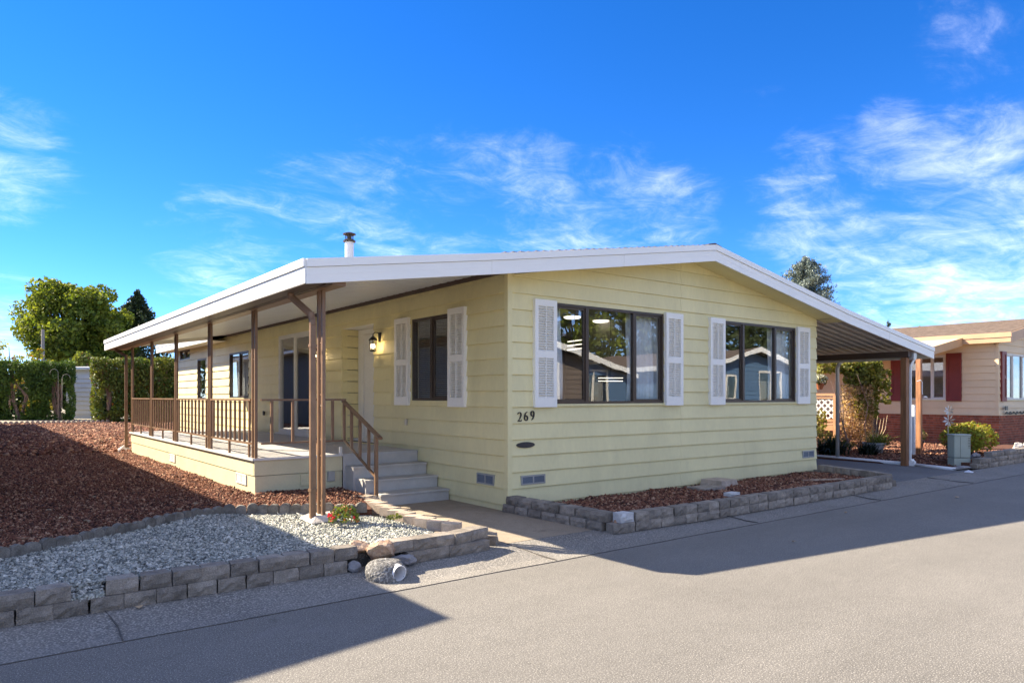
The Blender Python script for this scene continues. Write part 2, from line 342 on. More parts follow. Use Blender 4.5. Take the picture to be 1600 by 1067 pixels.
def copy_tree(o, parent=None):
    c = o.copy(); COL.objects.link(c)
    if parent: c.parent = parent
    for ch in [x for x in o.children]: copy_tree(ch, c)
    return c
def npmesh(name, verts, faces, m, parent=None, kind=None):
    me = bpy.data.meshes.new(name); nv = len(verts); nf, k = faces.shape
    me.vertices.add(nv); me.vertices.foreach_set('co', verts.astype(np.float32).ravel())
    me.loops.add(nf * k); me.loops.foreach_set('vertex_index', faces.astype(np.int32).ravel())
    me.polygons.add(nf); me.polygons.foreach_set('loop_start', np.arange(0, nf * k, k, dtype=np.int32)); me.polygons.foreach_set('loop_total', np.full(nf, k, dtype=np.int32))
    me.materials.append(m); me.update(calc_edges=True); me.validate()
    o = bpy.data.objects.new(name, me); COL.objects.link(o); o.parent = parent
    if kind: o['kind'] = kind
    return o
rng = np.random.default_rng(11)
def leaf_mesh(name, pts, size, m, parent=None, kind=None, aspect=.6, up=0.0, jitter=.35, flat=0.0, dirs=None):
    n = len(pts); pts = np.asarray(pts)
    if parent is not None: pts = pts - np.array(mw(parent).translation)
    a = rng.normal(size=(n, 3)) if dirs is None else np.asarray(dirs) + rng.normal(size=(n, 3)) * .35
    a[:, 2] = a[:, 2] * (1 - flat) + up; a /= np.linalg.norm(a, axis=1)[:, None]
    b = rng.normal(size=(n, 3)); b -= a * (a * b).sum(1)[:, None]; b /= np.linalg.norm(b, axis=1)[:, None]
    c = np.cross(a, b)
    s = (size * (1 + jitter * rng.normal(size=n)).clip(.4, 2))[:, None]
    v = np.stack([pts - a * s * .5, pts + b * s * aspect * .5 + c * s * .06, pts + a * s * .5, pts - b * s * aspect * .5 + c * s * .06], 1).reshape(-1, 3)
    return npmesh(name, v, np.arange(4 * n).reshape(n, 4), m, parent, kind)
OCT = np.array([(-1, 0, 0), (1, 0, 0), (0, -1, 0), (0, 1, 0), (0, 0, 1), (0, 0, -1)], float)
OCT_F = np.array([(0, 2, 4), (2, 1, 4), (1, 3, 4), (3, 0, 4), (2, 0, 5), (1, 2, 5), (3, 1, 5), (0, 3, 5)])
CUBE = np.array([(-1, -1, -1), (1, -1, -1), (1, 1, -1), (-1, 1, -1), (-1, -1, 1), (1, -1, 1), (1, 1, 1), (-1, 1, 1)]) * .62
CUBE_F = np.array([(0, 3, 2, 1), (4, 5, 6, 7), (0, 1, 5, 4), (1, 2, 6, 5), (2, 3, 7, 6), (3, 0, 4, 7)])
def stones(name, xy, z, size, m, kind='stuff', flat=.75, parent=None):
    n = len(xy); base = OCT * 1.15
    v = base[None] + rng.normal(size=(n, 6, 3)) * .26
    v *= np.array([1.15, .85, flat])[None, None] * (1 + .35 * rng.normal(size=(n, 1, 1))).clip(.45, 2)
    th = rng.uniform(0, 6.283, n); ph = rng.normal(0, .5, n)
    cy, sy = np.cos(ph)[:, None], np.sin(ph)[:, None]; x = v[..., 0] * cy - v[..., 2] * sy; zv = v[..., 0] * sy + v[..., 2] * cy
    ct, st = np.cos(th)[:, None], np.sin(th)[:, None]; X = x * ct - v[..., 1] * st; Y = x * st + v[..., 1] * ct
    s = (size if np.ndim(size) else np.full(n, size))[:, None]
    V = np.stack([X * s + xy[:, :1], Y * s + xy[:, 1:2], zv * s + np.broadcast_to(np.asarray(z).reshape(-1, 1) if np.ndim(z) else z, (n, 1))], -1)
    F = (OCT_F[None] + (np.arange(n) * 6)[:, None, None]).reshape(-1, 3)
    return npmesh(name, V.reshape(-1, 3), F, m, parent, kind)
def in_poly(xy, poly):
    x, y = xy[:, 0], xy[:, 1]; c = np.zeros(len(xy), bool); j = len(poly) - 1
    for i in range(len(poly)):
        xi, yi = poly[i]; xj, yj = poly[j]
        c ^= ((yi > y) != (yj > y)) & (x < (xj - xi) * (y - yi) / (yj - yi + 1e-12) + xi); j = i
    return c
def scatter(poly, n):
    p = np.array(poly); lo, hi = p.min(0), p.max(0); q = rng.uniform(lo, hi, (n, 2)); return q[in_poly(q, poly)]

# ------------------------------------------------------------------ the ground
def struct(name, mb, m, kind='structure', **k): return obj(name, mb, m, kind=kind, **k)
struct('ground', MB().add([(-600, -600, -.14), (600, -600, -.14), (600, 600, -.14), (-600, 600, -.14)], [(0, 1, 2, 3)]), M_FAR)
struct('road', MB().prism([(-60, -9.8), (60, -9.8), (60, -2.35), (-60, -2.35)], 'z', -.13, 0.0), M_ROAD)
g = MB().prism([(-2.35, -.12), (-2.35, .004), (-2.16, -.006), (-1.95, .01), (-1.78, .035), (-1.55, .04), (-1.55, -.12)], 'x', -60, -1.25)
struct('gutter', g, M_GUTTER)
struct('curb', MB().prism([(-2.35, -.12), (-2.35, .004), (-2.16, -.006), (-1.95, .006), (-1.80, .02), (-1.55, .022), (-1.55, -.12)], 'x', -1.25, 60), M_GUTTER)
struct('walkway', MB().prism([(-1.75, -1.545), (0.15, -1.545), (.15, 1.6), (-1.75, 1.6)], 'z', -.1, .024), M_WALK)
struct('driveway', MB().prism([(7.0, -1.545), (10.35, -1.545), (10.9, 20), (7.0, 20)], 'z', -.1, .018), M_DRIVE)
yard_poly = [(-60, -.8), (-5.9, -.8), (-5.23, -.19), (-4.78, .03), (-4.2, .48), (-3.53, .90), (-3.2, .97), (-2.87, .88), (-2.64, .70), (-2.35, .47), (-2.07, .30), (-1.75, .28), (-1.40, 1.3), (-1.25, 1.5), (-1.25, 2.3), (-1.62, 2.35), (-1.62, 40), (-60, 40)]
struct('yard_ground', MB().prism(yard_poly, 'z', -.12, .19), M_YARD)
struct('back_yard_ground', MB().prism([(-1.61, 11.2), (60, 11.2), (60, 40), (-1.61, 40)], 'z', -.12, .185), M_YARD)
struct('neighbor_yard_ground', MB().prism([(10.36, -1.2), (40, -1.2), (40, 11), (10.92, 11)], 'z', -.12, .05), M_YARD)
struct('far_bank_ground', MB().prism([(-80, -60), (80, -60), (80, -9.85), (-80, -9.85)], 'z', -.12, .06), M_FAR)
struct('back_path', MB().prism([(-40, 31.9), (30, 31.9), (30, 60), (-40, 60)], 'z', -.12, .30), M_FAR)
# joints in the gutter and walk
j = MB()
for x, y0, y1 in ((-4.69, -2.33, -1.72), (-1.22, -2.33, -1.6), (1.9, -2.33, -1.9), (4.9, -2.33, -1.9), (8.2, -2.33, -1.6)):
    j.beam((x, y0, .006), (x + .02, (y0 + y1) / 2, .004), .007, .012); j.beam((x + .02, (y0 + y1) / 2, .008), (x - .01, y1, .034), .007, .012)
for k in range(60):
    x = -9 + k * .45; j.beam((x, -2.352 + .006 * math.sin(k * 2.1), .001), (x + .45, -2.352 + .006 * math.sin(k * 2.1 + 2.1), .001), .005 + .007 * random.random(), .009)
struct('joint_seams', j, M_JOINT, kind='stuff')
struct('walk_joint', MB().box(-1.3, -1.565, -.05, .1, -1.545, .021).box(7.2, -1.565, -.05, 10.3, -1.545, .016), M_JOINT, kind='stuff')

EDGE = [(-5.9, -.75), (-5.23, -.19), (-4.78, .03), (-4.2, .48), (-3.53, .90), (-3.2, .97), (-2.87, .88), (-2.64, .70), (-2.35, .47), (-2.07, .30), (-1.81, .24)]
lava_a = EDGE[:-1] + [(-1.75, .45), (-1.35, 1.25), (-1.30, 2.22), (-2.5, 2.22), (-2.5, 5), (-6.2, 5), (-6.2, -.8)]
gray_a = EDGE + [(-1.70, -1.50), (-2.2, -1.57), (-6.0, -1.56), (-6.0, -.9)]
def zg(x): return np.interp(x, [-3.4, -2.0, -1.6], [.188, .135, .12])
gm_ = MB()
gxs = [-7.0, -5.9, -5, -4.2, -3.6, -3.2, -2.8, -2.4, -2.0, -1.7]
def ey(x): return float(np.interp(x, [p[0] for p in EDGE], [p[1] for p in EDGE])) + .03
for a, b in zip(gxs[:-1], gxs[1:]):
    gm_.add([(a, -1.62, zg(a) - .012), (b, -1.62, zg(b) - .012), (b, ey(b), zg(b) - .012), (a, ey(a), zg(a) - .012), (a, -1.62, -.1), (b, -1.62, -.1), (b, ey(b), -.1), (a, ey(a), -.1)], [(0, 1, 2, 3), (0, 4, 5, 1), (3, 2, 6, 7), (4, 7, 6, 5)])
struct('gravel_ground', gm_, M_YARDG)
def bumpz(q, z): return z + .010 * np.sin(q[:, 0] * 5.1 + np.sin(q[:, 1] * 3)) + rng.uniform(-.010, .010, len(q))
q = scatter(lava_a, 66000); o = stones('lava_rock_bed', q, bumpz(q, .212), .0085 + .006 * rng.random(len(q)) ** 1.5, M_LAVA)
q = scatter([(-6.0, 5), (-2.5, 5), (-2.5, 11.1), (-6.0, 11.1)], 54000); stones('lava_rock_bed', q, bumpz(q, .215), .012 + .007 * rng.random(len(q)) ** 1.5, M_LAVA)
q = scatter([(-6.0, 11.1), (0, 11.1), (4, 31.8), (-6, 31.8)], 42000); stones('lava_rock_bed', q, bumpz(q, .21) + .02, .032 + .01 * rng.random(len(q)), M_LAVA)
q = scatter(gray_a, 84000); stones('gray_gravel_bed', q, bumpz(q, zg(q[:, 0])), .0085 + .007 * rng.random(len(q)) ** 2, M_GRAV, flat=.55)
q = scatter([(-4.9, -1.70), (-4.7, -1.70), (-4.7, -1.52), (-4.9, -1.52)], 900); stones('gray_gravel_bed', q, .135 + .05 * (q[:, 1] + 1.7) / .18 + rng.uniform(-.01, .01, len(q)), .012, M_GRAV, flat=.6)
q = scatter([(.12, -1.78), (6.4, -1.78), (7.2, -.1), (7.2, -.02), (.12, -.02)], 19000); stones('lava_rock_bed', q, bumpz(q, .10) - .03 * (q[:, 1] + 1.7) / 1.7, .016 + .005 * rng.random(len(q)), M_LAVA)
q = scatter([(10.6, -1.15), (17.5, -1.15), (17.5, 4), (11.2, 4)], 16000); stones('lava_rock_bed', q, bumpz(q, .06), .022, M_LAVA)
struct('bed_ground', MB().prism([(.1, -1.8), (6.4, -1.8), (7.2, -.02), (.1, -.02)], 'z', .0, .07), M_YARD)
for i, (x0, y0, x1, y1) in enumerate([(-1.3, -2.3, 0.6, -1.7)]): pass

for k, (x, y, lab) in enumerate([(1.2, -3.2, 'small dark twig on the shaded road below the rock bed'), (-4.5, -1.78, 'curled tan leaf at the foot of the left block wall'), (3.4, -2.6, 'small leaf at the road edge below the front windows'), (6.0, -2.9, 'pale scrap on the shaded road toward the driveway')]):
    a = random.uniform(0, 6); r_ = random.uniform(.015, .03)
    o = obj('road_leaf', MB().add([(x + r_ * math.cos(a + t) * (1.4 if i_ % 2 else .8), y + r_ * math.sin(a + t), .012 + .012 * (i_ % 2) + (.03 if y > -2 else 0)) for i_, t in enumerate((0, 1, 2.1, 3.1, 4.2, 5.2))], [(0, 1, 2, 3, 4, 5)]), M_LEAFDRY); tag(o, lab, 'leaf')

# ------------------------------------------------------------------ siding
def subtract(rects, ops):
    for (a, b, c, d) in ops:
        nr = []
        for (s0, s1, z0, z1) in rects:
            if b <= s0 or a >= s1 or d <= z0 or c >= z1: nr.append((s0, s1, z0, z1)); continue
            if a > s0: nr.append((s0, a, z0, z1))
            if b < s1: nr.append((b, s1, z0, z1))
            m0, m1 = max(a, s0), min(b, s1)
            if c > z0 + .004: nr.append((m0, m1, z0, c))
            if d < z1 - .004: nr.append((m0, m1, d, z1))
        rects = nr
    return [r for r in rects if r[1] - r[0] > .005 and r[3] - r[2] > .005]
def clip(poly, top):
    out = []
    for i in range(len(poly)):
        p, q_ = poly[i], poly[(i + 1) % len(poly)]; a, b = top(p[0]) - p[1], top(q_[0]) - q_[1]
        if a >= 0: out.append(p)
        if (a >= 0) != (b >= 0): t = a / (a - b); out.append((p[0] + (q_[0] - p[0]) * t, p[1] + (q_[1] - p[1]) * t))
    return out
def siding(parent, m, s0, s1, lines, ops, place, seams=(), tops=(None,), name='siding_plank', joined=False, proud=.022, gap=.0015, groove=.011):
    """lines: z of lap edges; place(s,z,off)->xyz; one object per board"""
    big = MB(); n = 0
    for za, zb in zip(lines[:-1], lines[1:]):
        rects = subtract([(s0, s1, za, zb - groove)], ops)
        for sm in seams:
            nr = []
            for r in rects:
                if r[0] < sm < r[1]: nr += [(r[0], sm - gap, r[2], r[3]), (sm + gap, r[1], r[2], r[3])]
                else: nr.append(r)
            rects = nr
        for (a, b, c, d) in rects:
            poly = [(a, c), (b, c), (b, d), (a, d)]
            for tp in tops:
                if tp: poly = clip(poly, tp)
            if len(poly) < 3: continue
            zs = [p[1] for p in poly]
            if max(zs) - min(zs) < .01: continue
            off = lambda z: .003 + proud * (zb - z) / (zb - za)
            k = len(poly); vs = [place(p[0], p[1], off(p[1])) for p in poly] + [place(p[0], p[1], 0) for p in poly]
            fs = [tuple(range(k)), tuple(range(2 * k - 1, k - 1, -1))] + [(i, i + k, (i + 1) % k + k, (i + 1) % k) for i in range(k)]
            if joined: big.add(vs, fs)
            else: obj(name, MB().add(vs, fs), m, parent)
            n += 1
    if joined: obj(name.replace('plank', 'boards'), big, m, parent, kind='stuff')
    return n
def core(parent, m, s0, s1, z0, z1, ops, place, th=.10, name='wall'):
    mb = MB()
    for (a, b, c, d) in subtract([(s0, s1, z0, z1)], ops):
        vs = [place(s, z, o_) for o_ in (0, -th) for s, z in ((a, c), (b, c), (b, d), (a, d))]
        mb.add(vs, [(0, 1, 2, 3), (7, 6, 5, 4), (0, 4, 5, 1), (1, 5, 6, 2), (2, 6, 7, 3), (3, 7, 4, 0)])
    return obj(name, mb, m, parent)

home = thing('mobile_home', 'pale yellow-green lap-sided single-storey home with white roof edge, number 269 at its corner', 'house', (3.65, 9.0, 0))
LZ = [-.10] + [.10 + .2078 * k for k in range(0, 18)]
W1 = (.77, 2.95, 1.38, 2.73); W2 = (4.42, 6.58, 1.38, 2.73)
def rl(x): return 3.02 + (3.66 - 3.02) / 3.65 * x if x < 3.65 else 3.66 - (3.66 - 3.02) / 3.65 * (x - 3.65)
front = lambda s, z, o_: (s, -o_, z)
siding(home, M_SIDING, 0.045, 7.30, LZ, [W1, W2], front, seams=(3.35,), tops=(lambda x: 3.02 + .1753 * x, lambda x: 3.66 - .1753 * (x - 3.65)))
core(home, M_WALL, .0, 7.30, -.1, 3.02, [W1, W2], front)
obj('gable_wall', MB().prism([(0, 3.02), (7.3, 3.02), (3.65, 3.66)], 'y', .001, .1), M_WALL, home)
obj('corner_trim', MB().box(-.026, -.026, -.08, .045, -.0005, 3.05).box(-.026, -.0005, -.08, -.0005, .05, 3.05), M_SIDING, home)
# left side wall, x = 0
SW = (1.37, 2.43, 1.42, 2.66); NOOK = (3.73, 5.02, .672, 2.71); SL = (6.50, 8.35, .70, 2.80); WA = (10.45, 12.05, 1.44, 2.60); WB = (14.35, 15.31, 1.41, 2.58); WC = (16.2, 17.5, 2.64, 2.94)
side = lambda s, z, o_: (-o_, s, z)
siding(home, M_SIDING, .05, 18.2, LZ[:-3], [SW, NOOK, SL, WA, WB, WC], side, seams=(3.1, 6.0, 9.7, 13.3), tops=(lambda s: 3.045,))
core(home, M_WALL, .001, 18.2, -.1, 3.05, [SW, NOOK, SL, WA, WB, WC], side)
# right and back walls (hidden side, plain boards)
siding(home, M_SIDING, .0, 18.2, LZ[:-3], [], lambda s, z, o_: (7.3 + o_, s, z), joined=True, name='side_plank', tops=(lambda s: 3.02,))
core(home, M_WALL, .001, 18.2, -.1, 3.02, [], lambda s, z, o_: (7.3 + o_, s, z), name='side_wall')
obj('back_wall', MB().prism([(.001, -.1), (7.299, -.1), (7.299, 3.0), (3.65, 3.62), (.001, 3.0)], 'y', 18.1, 18.2), M_WALL, home)
# entry recess
nk = lambda s, z, o_: (s, 5.02 - o_, z)
siding(home, M_SIDING, 0.0, .34, LZ[:-3], [(0, 1, -1, .68), (0, 1, 2.70, 4)], nk, name='recess_plank')
siding(home, M_SIDING, 0.0, .34, LZ[:-3], [(0, 1, -1, .68), (0, 1, 2.70, 4)], lambda s, z, o_: (s, 3.73 + o_, z), name='recess_plank')
obj('recess_back', MB().box(.36, 3.7, .6, .42, 5.06, 2.8).box(.0, 3.735, 2.705, .36, 5.015, 2.74), M_CREAM, home)
d = obj('front_door', MB().box(.325, 3.86, .72, .358, 4.79, 2.60), M_WHITE2, home, bevel=.004)
obj('handle', MB().lathe((.29, 3.94, 1.65), [(.0, -.03), (.028, -.02), (.03, 0), (.028, .02), (0, .03)], 10, False).box(.29, 3.93, 1.645, .326, 3.95, 1.655), M_STAKE, d, smooth=True)
obj('door_trim', MB().box(.30, 3.755, .68, .357, 3.85, 2.70).box(.30, 4.80, .68, .357, 4.995, 2.70).box(.30, 3.85, 2.61, .357, 4.80, 2.70).box(.2, 3.75, .672, .36, 5.0, .715), M_WHITE2, home, bevel=.004)

# windows: bars in (s,z) on a plane
def window(parent, op, mulls, place, depth=.03, frame=.035, m=M_BRONZE, sash=True, name='window', fm=None, sill=True):
    a, b, c, d_ = op
    f = MB()
    def bar(s0, s1, z0, z1, o0, o1, mb): 
        vs = [place(s, z, o_) for o_ in (o1, o0) for s, z in ((s0, z0), (s1, z0), (s1, z1), (s0, z1))]
        mb.add(vs, [(0, 1, 2, 3), (7, 6, 5, 4), (0, 4, 5, 1), (1, 5, 6, 2), (2, 6, 7, 3), (3, 7, 4, 0)])
    bar(a, b, d_ - frame, d_, -.07, .012, f); bar(a, b, c, c + frame, -.07, .012, f)
    bar(a, a + frame, c + frame, d_ - frame, -.07, .012, f); bar(b - frame, b, c + frame, d_ - frame, -.07, .012, f)
    cuts = [a + frame] + list(mulls) + [b - frame]
    for mm in mulls: bar(mm - .028, mm + .028, c + frame, d_ - frame, -.05, .006, f)
    wn = obj(name, f, fm or m, parent)
    for i in range(len(cuts) - 1):
        s0 = cuts[i] + (.028 if i else 0); s1 = cuts[i + 1] - (.028 if i < len(cuts) - 2 else 0)
        if sash and i != 1 and len(cuts) > 3 or (sash and len(cuts) == 3 and i == 0):
            sm = MB(); t = .028; z0, z1 = c + frame, d_ - frame
            bar(s0, s1, z0, z0 + t, -.045, -.012, sm); bar(s0, s1, z1 - t, z1, -.045, -.012, sm)
            bar(s0, s0 + t, z0 + t, z1 - t, -.045, -.012, sm); bar(s1 - t, s1, z0 + t, z1 - t, -.045, -.012, sm); obj('sash', sm, m, wn)
        g_ = MB(); bar(s0 + .001, s1 - .001, c + frame + .001, d_ - frame - .001, -.034, -.030, g_); obj('pane', g_, M_GLASS, wn)
    if sill:
        sl = MB(); bar(a - .02, b + .02, c - .028, c - .002, .0, .034, sl); obj('sill', sl, M_SIDING, wn)
    return wn
wn1 = window(home, W1, (1.37, 2.32), front); wn2 = window(home, W2, (5.0, 5.95), front)
wn3 = window(home, SW, (1.88,), side); wna = window(home, WA, (11.2,), side, sill=False); wnb = window(home, WB, (), side, sill=False)
wnc = window(home, WC, (16.85,), side, frame=.03, sill=False)
sl_door = window(home, SL, (7.42,), side, frame=.075, m=M_CREAM, name='sliding_door', sill=False)
obj('threshold', MB().box(-.07, 6.45, .672, -.004, 8.4, .70), M_CREAM, home)

def shutter(parent, s0, s1, z0, z1, place, m=M_WHITE2, louver=True, name='shutter', slats=30):
    def bar(mb, a, b, c, d_, o0, o1):
        vs = [place(s, z, o_) for o_ in (o1, o0) for s, z in ((a, c), (b, c), (b, d_), (a, d_))]
        mb.add(vs, [(0, 1, 2, 3), (7, 6, 5, 4), (0, 4, 5, 1), (1, 5, 6, 2), (2, 6, 7, 3), (3, 7, 4, 0)])
    f = MB(); t = .058 if louver else .07; hi = z1 - z0; mid = z0 + hi * .49; T_ = .066
    bar(f, s0, s0 + t, z0, z1, .004, T_); bar(f, s1 - t, s1, z0, z1, .004, T_)
    rails = [(z0, z0 + .125), (mid - .045, mid + .045), (z1 - .085, z1)]
    for a, b in rails: bar(f, s0 + t, s1 - t, a, b, .004, T_)
    bar(f, s0 + t, s1 - t, z0 + .01, z1 - .01, .008, .030 if louver else .052)
    sh = obj(name, f, m, parent)
    if louver:
        lv = MB()
        for a, b in ((rails[0][1], rails[1][0]), (rails[1][1], rails[2][0])):
            n = int((b - a) / .031); h = (b - a) / n
            for k in range(n):
                za = a + k * h
                vs = [place(s, z, o_) for s in (s0 + t, s1 - t) for z, o_ in ((za + .001, .060), (za + .006, .063), (za + h * .72, .036), (za + h * .58, .032))]
                lv.add(vs, [(0, 1, 2, 3), (7, 6, 5, 4), (0, 4, 5, 1), (1, 5, 6, 2), (2, 6, 7, 3), (3, 7, 4, 0)])
        bar(lv, (s0 + s1) / 2 - .004, (s0 + s1) / 2 + .004, rails[0][1], rails[1][0], .03, .066); bar(lv, (s0 + s1) / 2 - .004, (s0 + s1) / 2 + .004, rails[1][1], rails[2][0], .03, .066)
        obj('louver', lv, m, sh, kind='stuff')
    return sh
shutter(home, .39, .765, 1.34, 2.745, front); shutter(home, 2.955, 3.35, 1.345, 2.75, front)
shutter(home, 4.03, 4.415, 1.345, 2.75, front); shutter(home, 6.585, 6.99, 1.345, 2.75, front)
shutter(home, .915, 1.335, 1.335, 2.71, side); shutter(home, 2.475, 2.91, 1.345, 2.70, side)

def vent(parent, s0, s1, z0, z1, place, fm=M_VENTF, sm=M_VENT, th=.022, name='foundation_vent'):
    def bar(mb, a, b, c, d_, o0, o1):
        vs = [place(s, z, o_) for o_ in (o1, o0) for s, z in ((a, c), (b, c), (b, d_), (a, d_))]
        mb.add(vs, [(0, 1, 2, 3), (7, 6, 5, 4), (0, 4, 5, 1), (1, 5, 6, 2), (2, 6, 7, 3), (3, 7, 4, 0)])
    f = MB(); t = .02; o1 = th + .010
    bar(f, s0, s1, z0, z0 + t, 0, o1); bar(f, s0, s1, z1 - t, z1, 0, o1); bar(f, s0, s0 + t, z0 + t, z1 - t, 0, o1); bar(f, s1 - t, s1, z0 + t, z1 - t, 0, o1)
    mm = (s0 + s1) / 2; bar(f, mm - .01, mm + .01, z0 + t, z1 - t, 0, o1)
    v = obj(name, f, fm, parent)
    for a, b in ((s0 + t, mm - .01), (mm + .01, s1 - t)):
        g_ = MB(); bar(g_, a, b, z0 + t, z1 - t, -.004, o1 - .006)
        for k in range(1, 7): zz_ = z0 + t + (z1 - z0 - 2 * t) * k / 7; bar(g_, a, b, zz_ - .002, zz_ + .002, .0, o1 - .003)
        obj('screen', g_, sm, v)
vent(home, .19, .59, .345, .465, front); vent(home, 6.80, 7.19, .345, .475, front); vent(home, .27, .66, .325, .465, side)
# house number and plaque
def stroke(mb, pts, wds, y=-.030, th=.012):
    n = len(pts)
    for i in range(n - 1):
        (x0, z0), (x1, z1) = pts[i], pts[i + 1]; dx, dz = x1 - x0, z1 - z0; l = math.hypot(dx, dz) or 1; nx, nz = -dz / l, dx / l; a, b = wds[i] / 2, wds[i + 1] / 2
        ex, ez = dx / l * a * .3, dz / l * a * .3
        poly = [(x0 - nx * a - ex, z0 - nz * a - ez), (x1 - nx * b + ex, z1 - nz * b + ez), (x1 + nx * b + ex, z1 + nz * b + ez), (x0 + nx * a - ex, z0 + nz * a - ez)]
        mb.prism(poly, 'y', y - i * .0002, y + th)
def arc(cx_, cz_, rx, rz_, a0, a1, n): return [(cx_ + rx * math.cos(R(a0 + (a1 - a0) * k / n)), cz_ + rz_ * math.sin(R(a0 + (a1 - a0) * k / n))) for k in range(n + 1)]
def digit(ch, x, z, h=.118):
    mb = MB(); s_ = h
    if ch == '2':
        p = arc(.27, .72, .22, .26, 165, -38, 10) + [(.30, .28), (.10, .06)]; wd = [.05, .07, .06, .06, .07, .10, .13, .15, .15, .13, .11, .09, .05]
        L_ = [(p, wd), ([(.04, .055), (.30, .055), (.50, .06)], [.09, .13, .09]), ([(.50, .04), (.54, .20)], [.05, .02])]
    elif ch == '6':
        p = arc(.29, .30, .21, .27, 90, 450, 16); wd = [.07 + .08 * abs(math.cos(R(90 + 360 * k / 16))) for k in range(17)]
        L_ = [(p, wd), ([(.10, .36), (.11, .58), (.22, .80), (.34, .92), (.48, .99)], [.13, .13, .11, .07, .03])]
    else:
        p = arc(.27, .70, .21, .27, 90, 450, 16); wd = [.07 + .08 * abs(math.cos(R(90 + 360 * k / 16))) for k in range(17)]
        L_ = [(p, wd), ([(.46, .64), (.45, .42), (.34, .20), (.22, .08), (.08, .01)], [.13, .13, .11, .07, .03])]
    for k, (p, wd) in enumerate(L_): stroke(mb, [(x + a * s_, z + b * s_) for a, b in p], [w_ * s_ for w_ in wd], y=-.030 - .0015 * k)
    obj('number_digit', mb, M_DARK, home)
digit('2', .13, 1.162); digit('6', .235, 1.168); digit('9', .345, 1.176)
pl = MB(); prof = [(.265 + .145 * math.cos(t), .858 + .037 * math.sin(t)) for t in np.linspace(0, 2 * math.pi, 28)[:-1]]
pl.prism(prof, 'y', -.034, -.01); pl.prism([(.265 + .125 * math.cos(t), .858 + .026 * math.sin(t)) for t in np.linspace(0, 2 * math.pi, 24)[:-1]], 'y', -.038, -.033)
obj('oval_plaque', pl, M_PLAQ, home)
obj('outlet_cover', MB().box(-.045, 2.56, 1.035, -.005, 2.615, 1.13), M_STAKE, home, bevel=.006)
obj('outlet_cover', MB().box(-.045, 9.25, 1.05, -.005, 9.31, 1.15), M_DARK, home)

# ------------------------------------------------------------------ roof
PTS = [(-2.82, 2.82), (-.45, 3.165), (3.60, 3.785), (7.60, 3.085), (11.27, 2.545)]
def zt(x):
    for (a, b), (c, d_) in zip(PTS[:-1], PTS[1:]):
        if x <= c: return b + (d_ - b) * (x - a) / (c - a)
    return PTS[-1][1]
def slab(mb, pts, y0, y1, top=0, th=.05): 
    poly = [(x, z - top) for x, z in pts] + [(x, z - top - th) for x, z in reversed(pts)]; mb.prism(poly, 'y', y0, y1)
roof = obj('roof', MB(), M_SHINGLE, home)
rm = MB()
for seg in ((PTS[1], PTS[2]), (PTS[2], PTS[3])): slab(rm, list(seg), -.44, 18.6, .012, .06)
inv = mw(home).inverted(); rm.v = [tuple(inv @ Vector(v)) for v in rm.v]; roof.data = rm.mesh('roof', M_SHINGLE)
# ragged shingle ends just above the rake
sh = MB()
for k in range(34):
    x = -.4 + k * .12
    if x < 3.5: sh.box(x, -.47 + .01 * random.random(), zt(x) - .004, x + .11, .6, zt(x) + .012 + .006 * random.random())
sh.prism([(3.45, zt(3.45)), (3.60, 3.79), (3.76, zt(3.76)), (3.76, zt(3.76) + .022), (3.60, 3.815), (3.45, zt(3.45) + .022)], 'y', -.47, 18)
obj('shingle_edge', sh, M_SHINGLE, roof, kind='stuff')
lr = MB(); slab(lr, [PTS[0], PTS[1]], -.44, 12.3, .014, .03); obj('porch_roof_sheet', lr, M_WHITE, roof)
cr = MB(); slab(cr, [PTS[3], PTS[4]], -.44, 12.3, .014, .03); obj('carport_roof_sheet', cr, M_WHITE, roof)
def rake(y, pts, names='rake_fascia'):
    for (a, b), (c, d_) in zip(pts[:-1], pts[1:]):
        poly = [(a, b - .085), (c, d_ - .085), (c, d_ - .245), (a, b - .245)]
        f = obj(names, MB().prism(poly, 'y', y, y + .03), M_WHITE, home)
        poly = [(a, b), (c, d_), (c, d_ - .082), (a, b - .082)]
        obj('drip_edge', MB().prism(poly, 'y', y - .016, y + .03), M_WHITE, f)
        e1_ = [(a, b - .155), (c, d_ - .155), (c, d_ - .160), (a, b - .160)]
        obj('fold_line', MB().prism(e1_, 'y', y - .0025, y + .002), M_WHITE, f)
rake(-.48, PTS)
def eave(x, y0, y1, ztop, sgn, ht=.24):
    f = obj('eave_fascia', MB().box(x, y0, ztop - ht, x + .03 * sgn, y1, ztop - .082), M_WHITE, home)
    obj('drip_edge', MB().box(x - .016 * sgn, y0, ztop - .079, x + .03 * sgn, y1, ztop), M_WHITE, f)
eave(-2.835, -.47, 12.3, 2.822, 1)
for y_ in (2.7, 5.9, 9.1): obj('joint_cover', MB().box(-2.838, y_, 2.583, -2.834, y_ + .05, 2.74), M_WHITE, home)
for x_ in (-.6, 1.6, 5.6, 9.2): obj('joint_cover', MB().prism([(x_, zt(x_) - .088), (x_ + .045, zt(x_ + .045) - .088), (x_ + .045, zt(x_ + .045) - .243), (x_, zt(x_) - .243)], 'y', -.4835, -.4795), M_WHITE, home)
eave(11.28, -.47, 12.3, 2.548, -1)
obj('porch_end_fascia', MB().prism([(-2.8, 2.82), (-.45, 3.16), (-.45, 2.95), (-2.8, 2.60)], 'y', 12.27, 12.3), M_CREAM, home)
eave(-.50, 12.32, 18.6, 3.15, 1); rake(18.6, PTS[1:4], 'back_fascia')
# eave soffit beyond the porch
obj('eave_soffit', MB().box(-.47, 12.32, 2.93, -.03, 18.6, 2.945), M_CREAM, home)
